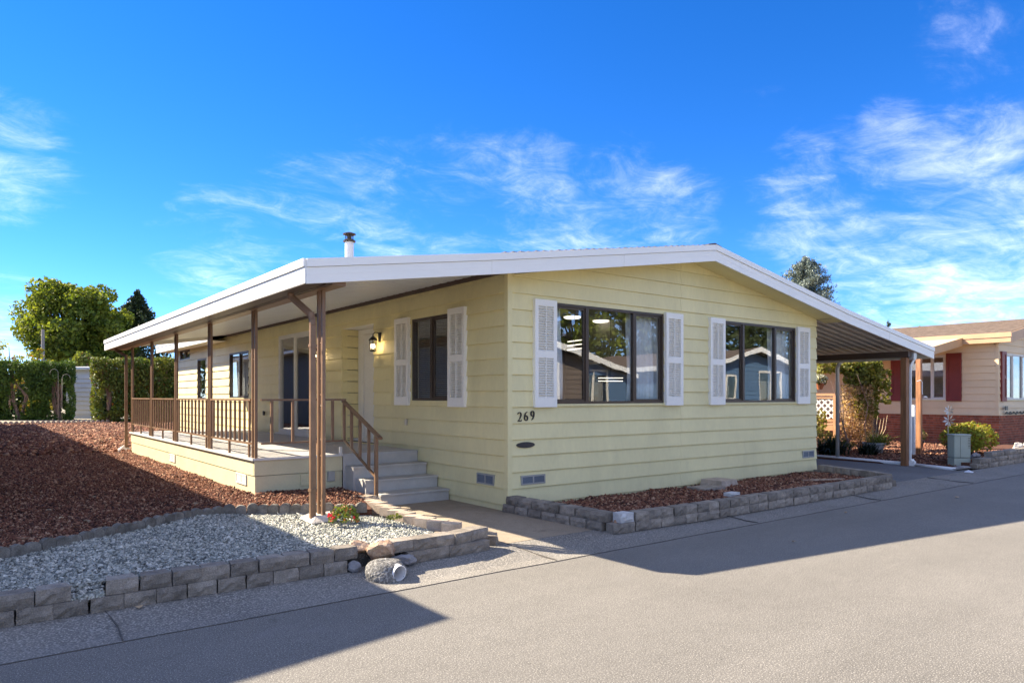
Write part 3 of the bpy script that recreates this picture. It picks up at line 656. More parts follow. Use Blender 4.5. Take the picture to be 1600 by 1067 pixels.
# gable soffit panels (match siding paint)
for a, b in ((-.1, 1.3), (1.3, 3.60), (3.60, 5.2), (5.2, 6.5), (6.5, 7.62)):
    z0, z1 = zt(a) - .20, zt(b) - .20
    if a < 3.6 <= b - .001: pass
    obj('soffit_panel', MB().prism([(a + .004, z0), (b - .004, z1), (b - .004, z1 + .012), (a + .004, z0 + .012)], 'y', -.449, -.004), M_SIDING, home)
# porch ceiling pans: ribs run across
def pans(x0, x1, y0, y1, m, drop, pitch=.20, width=.60, hgt=.052, name='roof_pan'):
    y = y0
    while y < y1 - .01:
        ye = min(y + width, y1); mb = MB(); n = max(1, round((ye - y) / pitch)); p = (ye - y) / n
        prof = []
        for k in range(n): prof += [(y + k * p, 0), (y + k * p + p * .26, 0), (y + k * p + p * .33, hgt), (y + k * p + p * .93, hgt)]
        if m is M_PAN:
            prof = []
            for k in range(n): prof += [(y + k * p, 0), (y + k * p + p * .60, 0), (y + k * p + p * .63, .06), (y + k * p + p * .97, .06)]
        prof.append((ye, 0))
        vs = []
        for x in (x0, x1):
            for yy, h in prof: vs.append((x, yy, zt(x) - drop + h))
        k_ = len(prof); mb.add(vs, [(i, i + 1, k_ + i + 1, k_ + i) for i in range(k_ - 1)])
        obj(name, mb, m, roof); y = ye
pans(-2.80, -.02, -.44, 12.26, M_PAN, .135)
pans(7.34, 11.24, -.44, 12.26, M_PAN_D, .15, pitch=.20, width=.60, hgt=.035)
# brown closure strip on the wall under the pans and carport ledger
obj('closure_strip', MB().box(-.055, -.40, 3.035, -.030, 12.2, 3.150), M_BROWN_D, home)
obj('ledger', MB().box(7.325, -.3, 2.93, 7.36, 12.2, 3.02), M_BROWN_D, home)
# porch beam and gutter
bm = obj('porch_beam', MB().box(-2.53, -.41, 2.60, -2.38, 12.2, 2.715), M_BROWN, home)
gm = MB().prism([(-2.80, 2.585), (-2.64, 2.585), (-2.60, 2.62), (-2.60, 2.70), (-2.615, 2.70), (-2.62, 2.63), (-2.78, 2.60)], 'y', -.42, 12.2)
gm.prism([(-2.60, 2.595), (-2.53, 2.605), (-2.53, 2.62), (-2.60, 2.61)], 'y', -.42, 12.2)
obj('rain_gutter', gm, M_BROWN_D, home)
cb = obj('carport_beam', MB().box(10.22, -.40, 2.31, 10.36, 12.2, 2.43), M_BROWN_D, home)
obj('carport_gutter', MB().prism([(10.38, 2.26), (10.50, 2.26), (10.53, 2.40), (10.38, 2.40)], 'y', -.44, 12.2), M_GALV, home)
# flue
fl = obj('chimney', MB().lathe((.95, 6.8, 3.2), [(.092, 0), (.092, 1.52), (.088, 1.53)], 20), M_WHITE, roof, smooth=False)
# cap pieces belong to the chimney's own level: kept as parts of the home
obj('chimney_cap', MB().lathe((.95, 6.8, 4.73), [(.128, 0), (.132, .03), (.10, .05), (.086, .05), (.086, .055)], 20).lathe((.95, 6.8, 4.87), [(.09, 0), (.135, .015), (.135, .035), (.05, .065), (.0, .07)], 20)
    .tube([(1.03, 6.8, 4.77), (1.03, 6.8, 4.9)], .012, 5).tube([(.87, 6.8, 4.77), (.87, 6.8, 4.9)], .012, 5).tube([(.95, 6.72, 4.77), (.95, 6.72, 4.9)], .012, 5).lathe((.95, 6.8, 4.78), [(.05, 0), (.05, .1)], 10), M_BRONZE, home, smooth=False)
obj('chimney_band', MB().lathe((.95, 6.8, 3.55), [(.097, 0), (.097, .03)], 20), M_VENTF, home)
# interior
obj('floor', MB().box(.1, .1, .60, 7.2, 18.1, .66), M_FLOORI, home)
obj('ceiling', MB().box(.1, .1, 2.92, 7.2, 18.1, 2.98), M_INT, home)
obj('inner_wall', MB().box(.11, 5.6, .66, 7.19, 5.7, 2.92), M_INT, home)
obj('inner_wall', MB().box(4.0, .11, .66, 4.06, 3.4, 2.92), M_INT, home)
obj('inner_wall', MB().box(2.6, 5.7, .66, 2.7, 18.0, 2.92), M_INT, home)

def curtain(name, label, x0, x1, y, z0, z1, place, folds, m=M_CURT, amp=.03):
    mb = MB(); n = int(folds * 10); pts = []
    for k in range(n + 1):
        t = k / n; s = x0 + (x1 - x0) * t; pts.append((s, y + amp * math.sin(t * folds * 6.283) + amp * .4 * math.sin(t * folds * 2.7 * 6.283 + 1)))
    rows = 6; vs = []
    for r_ in range(rows + 1):
        z = z0 + (z1 - z0) * r_ / rows; 
        for (s, yy) in pts: vs.append(place(s + .02 * math.sin(r_ * .9), z, -(y + (yy - y) * (1.25 - .5 * r_ / rows))))
    for r_ in range(rows):
        for k in range(n): mb.add([], []); 
    k_ = n + 1; fs = [(r_ * k_ + k, r_ * k_ + k + 1, (r_ + 1) * k_ + k + 1, (r_ + 1) * k_ + k) for r_ in range(rows) for k in range(n)]
    mb.add(vs, fs); o = obj(name, mb, m, smooth=True); tag(o, label, 'curtain'); s_ = o.modifiers.new('solid', 'SOLIDIFY'); s_.thickness = .003; return o
curtain('curtain', 'white curtain bunched at the left edge of the large front window by the number', .80, 1.02, .16, 1.36, 2.76, front, 3)
curtain('curtain', 'white pleated curtain filling the right pane of the large front window by the number', 2.33, 3.0, .16, 1.36, 2.76, front, 6)
curtain('curtain', 'narrow white curtain at the left edge of the front window nearest the carport', 4.42, 4.55, .16, 1.36, 2.76, front, 2)
curtain('curtain', 'sheer white curtain in the right pane of the front window nearest the carport', 5.98, 6.6, .16, 1.36, 2.76, front, 5)
curtain('curtain', 'pale curtain behind the narrow window near the back of the porch side', 14.3, 15.0, .16, 1.36, 2.6, side, 4)
curtain('curtain', 'white curtain in the porch window left of the sliding door', 11.1, 12.1, .16, 1.36, 2.65, side, 5)
bl = MB()
for k in range(42): z = 1.44 + k * .029; bl.add([(.12, 1.36, z), (.12, 2.44, z), (.145, 2.44, z + .012), (.145, 1.36, z + .012)], [(0, 1, 2, 3)])
o = obj('window_blind', bl, M_BLIND); tag(o, 'lowered horizontal slat blind in the porch window with white shutters', 'blind')
o.modifiers.new('solid', 'SOLIDIFY').thickness = .001
for i, (x, y, lab) in enumerate([(3.9, 2.3, 'glowing ceiling light seen high in the middle pane of the large front window'), (3.05, 2.15, 'glowing ceiling light seen in the left pane of the large front window')]):
    t_ = thing('ceiling_light', lab, 'light', (x, y, 2.9), group='lit ceiling lights indoors')
    obj('diffuser', MB().lathe((0, 0, -.03), [(.001, -.02), (.12, -.015), (.15, 0), (.15, .02)], 20), M_CEIL, t_, local=True); obj('rim', MB().lathe((0, 0, -.01), [(.16, 0), (.16, .028)], 20), M_WHITE, t_, local=True)
t_ = thing('chandelier', 'hanging chandelier with three glowing tilted rings inside the large front window', 'chandelier', (2.62, 1.62, 2.36))
for k in range(3):
    obj('ring', MB().tube([(.12 * math.cos(a), .12 * math.sin(a), .05 - .07 * k + .02 * math.cos(a)) for a in np.linspace(0, 6.28, 15)], 0.006, 6), M_CEIL, t_, local=True)
obj('rod', MB().tube([(0, 0, -.1), (0, 0, .5)], .006, 6), M_DARK, t_, local=True)

t_ = thing('pendant_light', 'linear glowing pendant low in the middle pane of the large front window', 'light', (2.84, 1.0, 1.78))
obj('light_bar', MB().beam((-.16, .12, 0), (.16, -.12, 0), .03, .012), M_CEIL, t_, local=True); obj('light_bar', MB().beam((-.16, .12, -.05), (.16, -.12, -.05), .03, .012), M_CEIL, t_, local=True)
obj('cord', MB().tube([(0, 0, 0), (0, 0, 1.12)], .004, 5), M_DARK, t_, local=True)

# ------------------------------------------------------------------ deck and steps
DX, DY0, DY1, DZ = -2.45, 2.26, 11.10, .67
deck = thing('porch_deck', 'long raised porch deck with grey boards and pale yellow skirt along the home', 'deck', (-1.2, 6.7, .2))
y = DY0 - .03; k = 0
while y < DY1:
    x0 = DX - .03
    obj('deck_board', MB().box(x0, y, DZ - .032, -.03, min(y + .136, DY1 + .03), DZ), M_DECK, deck); y += .1405; k += 1
obj('skirt_board', MB().box(DX + .002, DY0 + .03, .18, DX + .03, DY1, .432), M_SKIRT, deck); obj('skirt_board', MB().box(DX - .010, DY0 + .02, .44, DX + .03, DY1, DZ - .034), M_SKIRT, deck)
obj('skirt_board', MB().box(DX + .002, DY0 + .002, .18, -1.235, DY0 + .03, .432), M_SKIRT, deck); obj('skirt_board', MB().box(DX - .010, DY0 - .010, .44, -1.235, DY0 + .03, DZ - .034), M_SKIRT, deck)
obj('deck_edge_trim', MB().box(DX - .045, DY0 - .045, DZ - .028, DX - .031, DY1 + .03, DZ + .003).box(DX - .031, DY0 - .045, DZ - .028, -1.24, DY0 - .031, DZ + .003), M_CREAM, deck)
obj('end_board', MB().box(DX + .03, DY1 - .03, .18, -.02, DY1, DZ - .034), M_SKIRT, deck)
dside = lambda s, z, o_: (DX + .002 - o_, s, z); dfront = lambda s, z, o_: (s, DY0 + .002 - o_, z)
vent(deck, 2.60, 3.05, .285, .425, dside, M_CREAM, M_CREAM, .006); vent(deck, 6.75, 7.2, .285, .425, dside, M_CREAM, M_CREAM, .006)
vent(deck, -1.84, -1.58, .27, .42, dfront, M_SKIRT, M_SKIRT)
obj('outlet_box', MB().box(-1.46, DY0 - .05, .30, -1.36, DY0 + .002, .44), M_VENTF, deck, bevel=.006)
obj('outlet_panel', MB().box(-1.52, DY0 - .012, .24, -1.28, DY0 + .001, .435), M_SKIRT, deck)
obj('deck_step_post', MB().box(-1.27, DY0 - .01, DZ, -1.235, DY0 + .03, DZ + .1), M_CREAM, deck)
st = thing('porch_steps', 'four grey painted wooden steps leading up to the porch deck', 'steps', (-.6, 1.8, .02))
SY = [1.34, 1.65, 1.96, 2.22]; SXL = [-1.10, -1.16, -1.20, -1.235]
for i in range(4):
    zt_ = .02 + .1625 * (i + 1); y1 = SY[i + 1] if i < 3 else DY0 - .032
    obj('riser', MB().box(SXL[i] + .02, SY[i] + .012, .02, -.03, SY[i] + .03, zt_ - .03), M_STEP, st)
    if i < 3: obj('tread', MB().box(SXL[i], SY[i] - .012, zt_ - .028, -.028, y1 + .012, zt_), M_STEP, st, bevel=.004)
    obj('stringer', MB().box(SXL[i] + .003, SY[i] + .012, .02, SXL[i] + .02, y1 + .012, zt_ - .03), M_STEP, st)

# ------------------------------------------------------------------ railings and posts
def railing(label, p, q, z0, z1, n, feet, t=.028, ext=(0, 0), group='brown metal porch railings', slope=0.0):
    p, q = Vector((p[0], p[1], 0)), Vector((q[0], q[1], 0)); d_ = (q - p).normalized(); Ln = (q - p).length
    T = thing('porch_railing', label, 'railing', ((p.x + q.x) / 2, (p.y + q.y) / 2, DZ), group=group)
    def pt(s, z): v = p + d_ * s; return (v.x, v.y, z + slope * s)
    obj('top_rail', MB().beam(pt(-ext[0], z1), pt(Ln + ext[1], z1), .052, .026), M_BROWN, T)
    obj('bottom_rail', MB().beam(pt(0, z0), pt(Ln, z0), .030, .024), M_BROWN, T)
    b0 = None
    for k in range(n):
        s = Ln * (k + .5) / n; lowz = z0 + .013
        obj('baluster', MB().beam(pt(s, lowz), pt(s, z1 - .014), t, t, up=(d_.x, d_.y, 0)), M_BROWN, T)
    for s in feet: obj('foot', MB().beam(pt(s, DZ if not slope else z0 - .06), pt(s, z0 - .013), t, t, up=(d_.x, d_.y, 0)), M_BROWN, T)
    return T
PY = [.07, 2.29, 4.44, 6.70, 8.84, 11.06]; PX = -2.445
bay = ['nearest bay, beside the deck corner', 'second bay from the deck corner', 'third bay from the deck corner', 'farthest bay at the back end']
for i in range(4):
    a, b = PY[i + 1] + .1, PY[i + 2] - .1
    railing('brown metal railing along the porch side, ' + bay[i], (PX, a), (PX, b), .855, 1.435, 9, (.12, (b - a) / 2 + .05))
railing('brown metal railing across the front of the porch between corner post and stairs', (-2.36, 2.29), (-1.22, 2.29), .855, 1.435, 4, (.78,), ext=(0, .05), t=.034)
# stair handrail
hr = thing('stair_handrail', 'sloping brown metal handrail with balusters beside the grey steps', 'handrail', (-1.2, 1.8, .2))
A, B = Vector((-1.2, 2.30, 1.42)), Vector((-1.16, 1.22, .93)); A2, B2 = Vector((-1.2, 2.26, .86)), Vector((-1.17, 1.36, .43))
obj('top_rail', MB().beam(A, B, .055, .03), M_BROWN, hr); obj('bottom_rail', MB().beam(A2, B2, .03, .025), M_BROWN, hr)
for k, f in enumerate((.03, .24, .47, .70)):
    u_ = A.lerp(B, f); l_ = A2.lerp(B2, min(1, f * (B.y - A.y) / (B2.y - A2.y)))
    obj('baluster', MB().beam((u_.x, u_.y, l_.z), (u_.x, u_.y, u_.z - .02), .034, .034, up=(0, 1, 0)), M_BROWN, hr)
obj('newel_post', MB().beam((-1.165, 1.34, .16), (-1.165, 1.34, .96), .042, .042, up=(0, 1, 0)), M_BROWN, hr)

def post(i, y, z0, label):
    T = thing('porch_post', label, 'post', (PX, y, z0), group='brown metal porch posts with scrollwork')
    H_ = 2.60 - z0
    for s in (-1, 1): obj('tube', MB().box(-.018, s * .056 - .018, 0, .018, s * .056 + .018, H_), M_BROWN, T, local=True)
    def scroll(zc, flip):
        mb = MB(); pts = []
        for k in range(15):
            a = k / 14 * 4.2; r_ = .028 * (1 - .6 * k / 14); pts.append((0, flip * (.010 + -r_ * math.cos(a)), zc + .16 + r_ * math.sin(a)))
        pts = pts[::-1] + [(0, -flip * .02, zc + .08), (0, flip * .0, zc)]
        pts2 = []
        for k in range(15):
            a = k / 14 * 4.2; r_ = .028 * (1 - .6 * k / 14); pts2.append((0, -flip * (.010 + -r_ * math.cos(a)), zc - .16 - r_ * math.sin(a)))
        pts += [(0, flip * .02, zc - .08)] + pts2
        mb.tube(pts, .0055, 5); return mb
    zs = [.35, .95, 1.55, 2.05] if H_ < 2.1 else [.35, 1.0, 1.65, 2.2]
    for k, z in enumerate(zs):
        if z < H_ - .2: obj('scroll', scroll(z, 1 if k % 2 else -1), M_BROWN, T, local=True)
    for z in (.12, .65, 1.3, 1.85): 
        if z < H_: obj('cross_bar', MB().box(-.006, -.044, z - .006, .006, .044, z + .006), M_BROWN, T, local=True)
    return T
plab = ['front-most brown porch post standing in the gravel beside a downspout', 'brown scrollwork post at the front corner of the deck', 'brown scrollwork post second along the deck side from its corner', 'brown scrollwork post third along the deck side from its corner', 'brown scrollwork post fourth along the deck side from its corner', 'brown scrollwork post at the far end of the deck']
for i, y in enumerate(PY): post(i, y if i != 5 else 11.0, .20 if i == 0 else DZ, plab[i])
# pads
o = obj('post_pad', MB().add([(-2.62, -.1, .17), (-2.22, -.12, .17), (-2.2, .3, .17), (-2.6, .32, .17), (-2.54, -.02, .225), (-2.3, -.03, .23), (-2.3, .2, .228), (-2.52, .22, .225)], [(4, 5, 6, 7), (0, 1, 5, 4), (1, 2, 6, 5), (2, 3, 7, 6), (3, 0, 4, 7)]), M_ROCKW); tag(o, 'pale concrete footing at the base of the front-most porch post', 'footing')
# downspouts
def downspout(label, pts, r=(.062, .045), m=M_BROWN, up=(0, 1, 0)):
    T = thing('downspout', label, 'downspout', (pts[-1][0], pts[-1][1], pts[-1][2]))
    mb = MB()
    for a, b in zip(pts[:-1], pts[1:]): mb.beam(a, b, r[0], r[1], up=up)
    for p in pts[1:-1]: mb.lathe((p[0], p[1], p[2] - r[0] * .5), [(r[0] * .56, 0), (r[0] * .56, r[0])], 8)
    obj('pipe', mb, m, T, bevel=.004)
    v = Vector(pts[-1]); obj('strap', MB().box(v.x - .036, v.y - .036, v.z + .28, v.x + .036, v.y + .036, v.z + .31), m, T); obj('strap', MB().box(v.x - .036, v.y - .036, 2.0, v.x + .036, v.y + .036, 2.03), m, T)
downspout('brown downspout with bent elbow running down the front-most porch post', [(-2.69, .30, 2.60), (-2.69, .30, 2.55), (-2.56, .06, 2.34), (-2.55, .045, 2.26), (-2.55, .045, .20)])
downspout('brown downspout at the far end of the porch', [(-2.69, 11.55, 2.60), (-2.69, 11.55, 2.55), (-2.52, 11.35, 2.42), (-2.52, 11.35, 2.3), (-2.52, 11.35, .22)])
o = obj('splash_stone', MB().add([(-2.75, 11.2, .2), (-2.35, 11.2, .2), (-2.35, 11.6, .2), (-2.75, 11.6, .2), (-2.55, 11.4, .36)], [(0, 1, 4), (1, 2, 4), (2, 3, 4), (3, 0, 4)]), M_ROCKW); tag(o, 'pale stone heap at the foot of the far downspout', 'stone')

def lantern(label, x, y, z, power):
    T = thing('wall_lantern', label, 'lantern', (x, y, z), group='lit black lanterns on the porch wall')
    m_ = MB().lathe((-.0, 0, .06), [(.0, -.05), (.045, -.045), (.05, 0), (.045, .045), (0, .05)], 14, False)
    obj('back_plate', MB().box(-.02, -.05, -.02, -.0, .05, .14), M_DARK, T, local=True, bevel=.008)
    obj('arm', MB().tube([(-.01, 0, .10), (-.05, 0, .135), (-.10, 0, .135), (-.135, 0, .105), (-.135, 0, .07)], .008, 6), M_DARK, T, local=True)
    c_ = (-.135, 0, 0)
    obj('roof', MB().lathe((c_[0], 0, .0), [(.078, 0), (.07, .02), (.035, .055), (.012, .07), (.012, .085)], 8), M_DARK, T, local=True)
    cg = MB()
    for k in range(6): a = k * math.pi / 3; cg.tube([(c_[0] + .062 * math.cos(a), .062 * math.sin(a), 0), (c_[0] + .052 * math.cos(a), .052 * math.sin(a), -.16)], .005, 5)
    cg.lathe((c_[0], 0, -.175), [(.02, -.01), (.058, 0), (.058, .016)], 8)
    obj('cage', cg, M_DARK, T, local=True)
    gl_ = MB().lathe((c_[0], 0, -.155), [(.049, 0), (.058, .15)], 6, False); obj('glass', gl_, M_GLASSC, T, local=True)
    obj('bulb', MB().lathe((c_[0], 0, -.13), [(.0, 0), (.016, .015), (.02, .04), (.012, .07), (0, .08)], 10, False), M_BULB, T, local=True)
    ld = bpy.data.lights.new('lantern_light', 'POINT'); ld.energy = power; ld.color = (1, .66, .32); ld.shadow_soft_size = .02
    lo = bpy.data.objects.new('lantern_light', ld); COL.objects.link(lo); lo.parent = T; lo.location = (c_[0], 0, -.04 if False else -.10)
lantern('black wall lantern glowing between the front door and the shuttered window', -.005, 3.50, 2.40, 3)
lantern('black wall lantern glowing beside the sliding door, half behind the front-most post', -.005, 5.95, 2.35, 3)

# ------------------------------------------------------------------ block walls
def block_mesh(w_, d_, h_, seed, m, bev=.012):
    rr = random.Random(seed); mb = MB(); nx, nz = 5, 3; vs = []; 
    # split-face block: rough front (-y), smooth top
    xs = [-w_ / 2 + w_ * i / nx for i in range(nx + 1)]; zs = [h_ * k / nz for k in range(nz + 1)]
    idx = {}
    for k, z in enumerate(zs):
        for i, x in enumerate(xs):
            edge = (i in (0, nx)) or (k in (0, nz)); y = -d_ / 2 + (bev * .9 if edge else 0) + rr.uniform(-.008, .008)
            idx[i, k] = len(vs); vs.append((x + (0 if not edge else rr.uniform(-.002, .002)), y, z))
    fs = [(idx[i, k], idx[i + 1, k], idx[i + 1, k + 1], idx[i, k + 1]) for i in range(nx) for k in range(nz)]
    b0 = len(vs); tp = .82
    vs += [(-w_ / 2 * tp, d_ / 2, 0), (w_ / 2 * tp, d_ / 2, 0), (w_ / 2 * tp, d_ / 2, h_), (-w_ / 2 * tp, d_ / 2, h_)]
    fs += [(b0 + 1, b0, b0 + 3, b0 + 2)]
    fs += [tuple([idx[i, nz] for i in range(nx + 1)] + [b0 + 2, b0 + 3])]
    fs += [tuple([idx[i, 0] for i in range(nx, -1, -1)] + [b0, b0 + 1])]
    fs += [tuple([idx[0, k] for k in range(nz, -1, -1)][::-1] + [b0 + 3, b0])[::-1], tuple([idx[nx, k] for k in range(nz + 1)][::-1] + [b0 + 1, b0 + 2])[::-1]]
    mb.add(vs, fs); me = mb.mesh('block', m); return me
def block_set(w_, d_, h_, m, n=5): return [block_mesh(w_, d_, h_, 10 + i, m) for i in range(n)]
BG = block_set(.196, .15, .098, M_BLOCK); BGL = block_set(.232, .17, .098, M_BLOCK); BT = block_set(.20, .16, .095, M_BLOCKT); BW = block_set(.20, .15, .1, M_BLOCKW, 2)
def along(path, step, start=0.0):
    """positions and headings along a polyline"""
    out_ = []; acc = start
    for (a, b) in zip(path[:-1], path[1:]):
        a, b = Vector(a), Vector(b); l = (b - a).length; d_ = (b - a) / l
        while acc <= l: out_.append((a + d_ * acc, math.atan2(d_.y, d_.x))); acc += step
        acc -= l
    return out_
def course(T, path, step, z, meshes, start=0.0, skip=(), jit=.006, name='block', rot=.03):
    for k, (p, a) in enumerate(along(path, step, start)):
        if any(abs(p.x - c_[0]) < c_[1] and abs(p.y - c_[2]) < .4 for c_ in skip): continue
        o = bpy.data.objects.new(name, random.choice(meshes)); COL.objects.link(o); o.parent = T
        lo = Vector((p.x + random.uniform(-jit, jit), p.y + random.uniform(-jit, jit), z + random.uniform(-.001, .003))) - T.location
        o.location = lo; o.rotation_euler = (0, random.uniform(-.008, .008), a + random.uniform(-rot, rot))
LW = thing('block_wall', 'low grey two-course block wall holding the gravel bed left of the drain pipe', 'retaining wall', (-4.2, -1.66, 0))
pathL = [(-7.6, -1.63), (-5.2, -1.66), (-4.5, -1.655), (-2.98, -1.66)]
course(LW, pathL, .2035, .036, BG, .06); course(LW, [(x, y + .012) for x, y in pathL[:-1]] + [(-2.86, -1.64)], .2035, .136, BG, .16, skip=((-4.80, .085, -1.65),))
RW = thing('block_wall', 'low grey two-course block wall rounding the gravel bed right of the drain pipe', 'retaining wall', (-1.9, -1.66, 0))
pathR = [(-2.26, -1.70), (-1.45, -1.66)]
course(RW, [(-2.42, -1.70), (-1.45, -1.66)], .222, .036, BGL, .10, rot=.02)
course(RW, [(-2.52, -1.67), (-1.85, -1.66), (-1.62, -1.60), (-1.52, -1.46)], .205, .136, BGL, .08, rot=.02)
for i, (x, y, z, a) in enumerate([(-1.37, -1.52, .036, .9), (-1.32, -1.36, .03, 1.5)]):
    o = bpy.data.objects.new('block', BG[i]); COL.objects.link(o); o.parent = RW; o.location = Vector((x, y, z)) - RW.location; o.rotation_euler = (0, 0, a)
TW = thing('tan_block_edging', 'row of tan concrete blocks edging the walk from the steps to the street', 'edging', (-1.62, 0, .05))
path = [(-1.36, 1.22), (-1.50, .75), (-1.60, .2), (-1.66, -.5), (-1.62, -1.05), (-1.56, -1.36)]
for k, (p, a) in enumerate(along(path, .215, .05)):
    o = bpy.data.objects.new('block', BT[k % 5]); COL.objects.link(o); o.parent = TW
    o.location = Vector((p.x, p.y, .125 if k % 2 else .12)) - TW.location; o.rotation_euler = (random.uniform(-.03, .03), random.uniform(-.03, .03), a + math.pi + .55 + random.uniform(-.1, .1))
# bed in front of the gable
BWALL = thing('block_wall', 'low grey two-course block wall round the dark red rock bed under the front windows', 'retaining wall', (3.2, -1.8, 0))
pl_ = [(.02, -.02), (.05, -.9), (.07, -1.70)]
cbk = bpy.data.objects.new('block', BGL[2]); COL.objects.link(cbk); cbk.parent = BWALL; cbk.location = Vector((.13, -1.79, .02)) - BWALL.location; cbk.rotation_euler = (0, 0, -.15)
course(BWALL, pl_, .245, .022, BGL, .06); course(BWALL, [(.04, -.02), (.07, -.9), (.10, -1.60)], .245, .122, BGL, .10)
pf = [(.14, -1.80), (1.5, -1.84), (6.35, -1.80)]
course(BWALL, pf, .205, .020, BG, .08); course(BWALL, [(x, y + .012) for x, y in pf], .205, .120, BG, .30)
pr_ = [(6.55, -1.70), (6.75, -1.3), (7.16, -.15)]
course(BWALL, pr_, .205, .018, BG, .02); course(BWALL, pr_, .205, .116, BG, .12)
for (x, y, z, a, lab) in [(.22, -1.78, .122, .0, 'white-topped concrete block set in the front corner of the red rock bed wall'), (2.42, -1.60, .20, .1, 'small pale concrete block lying on the wall midway along the red rock bed')]:
    o = bpy.data.objects.new('pale_block', BW[0]); COL.objects.link(o); o.location = (x, y, z); o.rotation_euler = (0, 0, a); tag(o, lab, 'block')
    if z > .19: o.scale = (1.2, .8, .4)
o = obj('stepping_block', MB().add([(3.72, -.50, .07), (4.15, -.50, .07), (4.15, -.08, .07), (3.72, -.08, .07), (3.74, -.48, .185), (4.13, -.48, .185), (4.13, -.10, .185), (3.74, -.10, .185)], [(4, 5, 6, 7), (0, 1, 5, 4), (1, 2, 6, 5), (2, 3, 7, 6), (3, 0, 4, 7)]), M_BLOCKT, bevel=.006); tag(o, 'mossy square paver against the wall in the red rock bed', 'paver')
o = obj('flat_slab', MB().box(3.15, -.62, .07, 3.65, -.28, .125), M_BLOCK, bevel=.01); tag(o, 'dark flat stone slab lying in the red rock bed', 'slab')
o = obj('wood_strip', MB().beam((5.2, -.95, .135), (5.95, -1.25, .135), .04, .02), M_BOULD); tag(o, 'thin reddish wood strip lying on the right end of the rock bed', 'wood strip')
# scalloped edging
SE = thing('scalloped_edging', 'curving row of dark scalloped concrete edgers between red rock and grey gravel', 'edging', (-3.5, .6, .1))
def scallop_mesh():
    mb = MB(); w_ = .118; pr = [(-w_ / 2, 0), (w_ / 2, 0), (w_ / 2, .07)] + [(w_ / 2 * math.cos(R(a)), .07 + .048 * math.sin(R(a))) for a in range(20, 180, 20)] + [(-w_ / 2, .07)]
    mb.prism([(x, z) for x, z in pr], 'y', -.028, .028); return mb.mesh('edging_stone', M_SCAL)
SM = scallop_mesh()
for k, (p, a) in enumerate(along(EDGE, .121, .03)):
    o = bpy.data.objects.new('edging_stone', SM); COL.objects.link(o); o.parent = SE; o.location = Vector((p.x, p.y, .165 + random.uniform(-.006, .006))) - SE.location
    o.rotation_euler = (random.uniform(-.12, .12), random.uniform(-.05, .05), a + random.uniform(-.08, .08)); o.scale = (random.uniform(.95, 1.03), 1.1, random.uniform(.9, 1.08))
SE2 = thing('scalloped_edging', 'long straight row of pale scalloped edgers at the back of the red rock yard', 'edging', (-1, 31.8, .2))
s2 = MB()
for k in range(60): x = -5.4 + k * .2; s2.prism([(x + .1 + .095 * math.cos(R(a)), .22 + .16 * math.sin(R(a))) for a in range(0, 181, 30)], 'y', 31.78, 31.86)
obj('edging_stones', s2, M_BLOCKT, SE2, kind='stuff')

# rocks, drain pipe
def rock(name, label, c_, dims, m, seed, rz=0, sub=2):
    rr = np.random.default_rng(seed); import bmesh
    bm_ = bmesh.new(); bmesh.ops.create_icosphere(bm_, subdivisions=sub + 1, radius=1)
    pl3 = rr.normal(size=(9, 3)); pl3 /= np.linalg.norm(pl3, axis=1)[:, None]; cut = rr.uniform(.55, .9, 9)
    for v in bm_.verts:
        p = np.array(v.co)
        for n_, c2 in zip(pl3, cut):
            d_ = p @ n_
            if d_ > c2: p = p - n_ * (d_ - c2)
        p = p * (1 + .05 * rr.normal()); v.co = p
    me = bpy.data.meshes.new(name); bm_.to_mesh(me); bm_.free(); me.materials.append(m)
    o = bpy.data.objects.new(name, me); COL.objects.link(o); o.location = c_; o.scale = dims; o.rotation_euler = (0, 0, rz); tag(o, label, 'rock'); return o
rock('boulder', 'large angular red sandstone rock sitting over the drain pipe in the wall gap', (-2.64, -1.70, .170), (.135, .12, .095), M_BOULD, 3, .2)
rock('boulder', 'pale tan sandstone rock left of the red one on the gravel edge', (-2.80, -1.56, .195), (.12, .11, .055), M_BOULD, 5, .8)
rock('boulder', 'small whitish rock behind the red sandstone on the gravel edge', (-2.50, -1.46, .175), (.12, .09, .055), M_ROCKW, 8, .3)
rock('boulder', 'small round grey stone wedged under the wall beside the drain mound', (-2.90, -1.73, .075), (.055, .05, .055), M_ROCKG, 9)
rock('boulder', 'dark wedge-shaped stone tucked under the wall right of the drain pipe', (-2.47, -1.78, .085), (.12, .07, .05), M_ROCKG, 12, -.4)
dm = thing('drain_mound', 'rough concrete mound in the gutter with a white pipe end sticking out', 'drain', (-2.70, -1.93, 0))
mb = MB(); vs = []; fs = []; nu, nv = 52, 20
for i in range(nv + 1):
    for k in range(nu):
        a = 2 * math.pi * k / nu; rr_ = math.cos(i / nv * math.pi / 2) ** .5; ir = 1 + .05 * math.sin(3 * a + i * .5) + random.uniform(-.012, .012)
        vs.append((-2.72 + .185 * rr_ * ir * math.cos(a), -1.93 + .185 * rr_ * ir * math.sin(a), -.02 + .165 * math.sin(i / nv * math.pi / 2) + random.uniform(-.002, .002)))
for i in range(nv):
    for k in range(nu): fs.append((i * nu + k, i * nu + (k + 1) % nu, (i + 1) * nu + (k + 1) % nu, (i + 1) * nu + k))
mv, mf = vs, fs
ax = Vector((.14, -.985, -.10)).normalized(); c0 = Vector((-2.678, -2.095, .060)); rO, rI = .064, .058
def inbore(f):
    p = sum((Vector(mv[i]) for i in f), Vector()) / len(f) - c0; t = p.dot(ax); return t > -.22 and (p - ax * t).length < rO * .93
obj('mound', MB().add(mv, [f for f in mf if not inbore(f)]), M_CONC, dm, smooth=False)
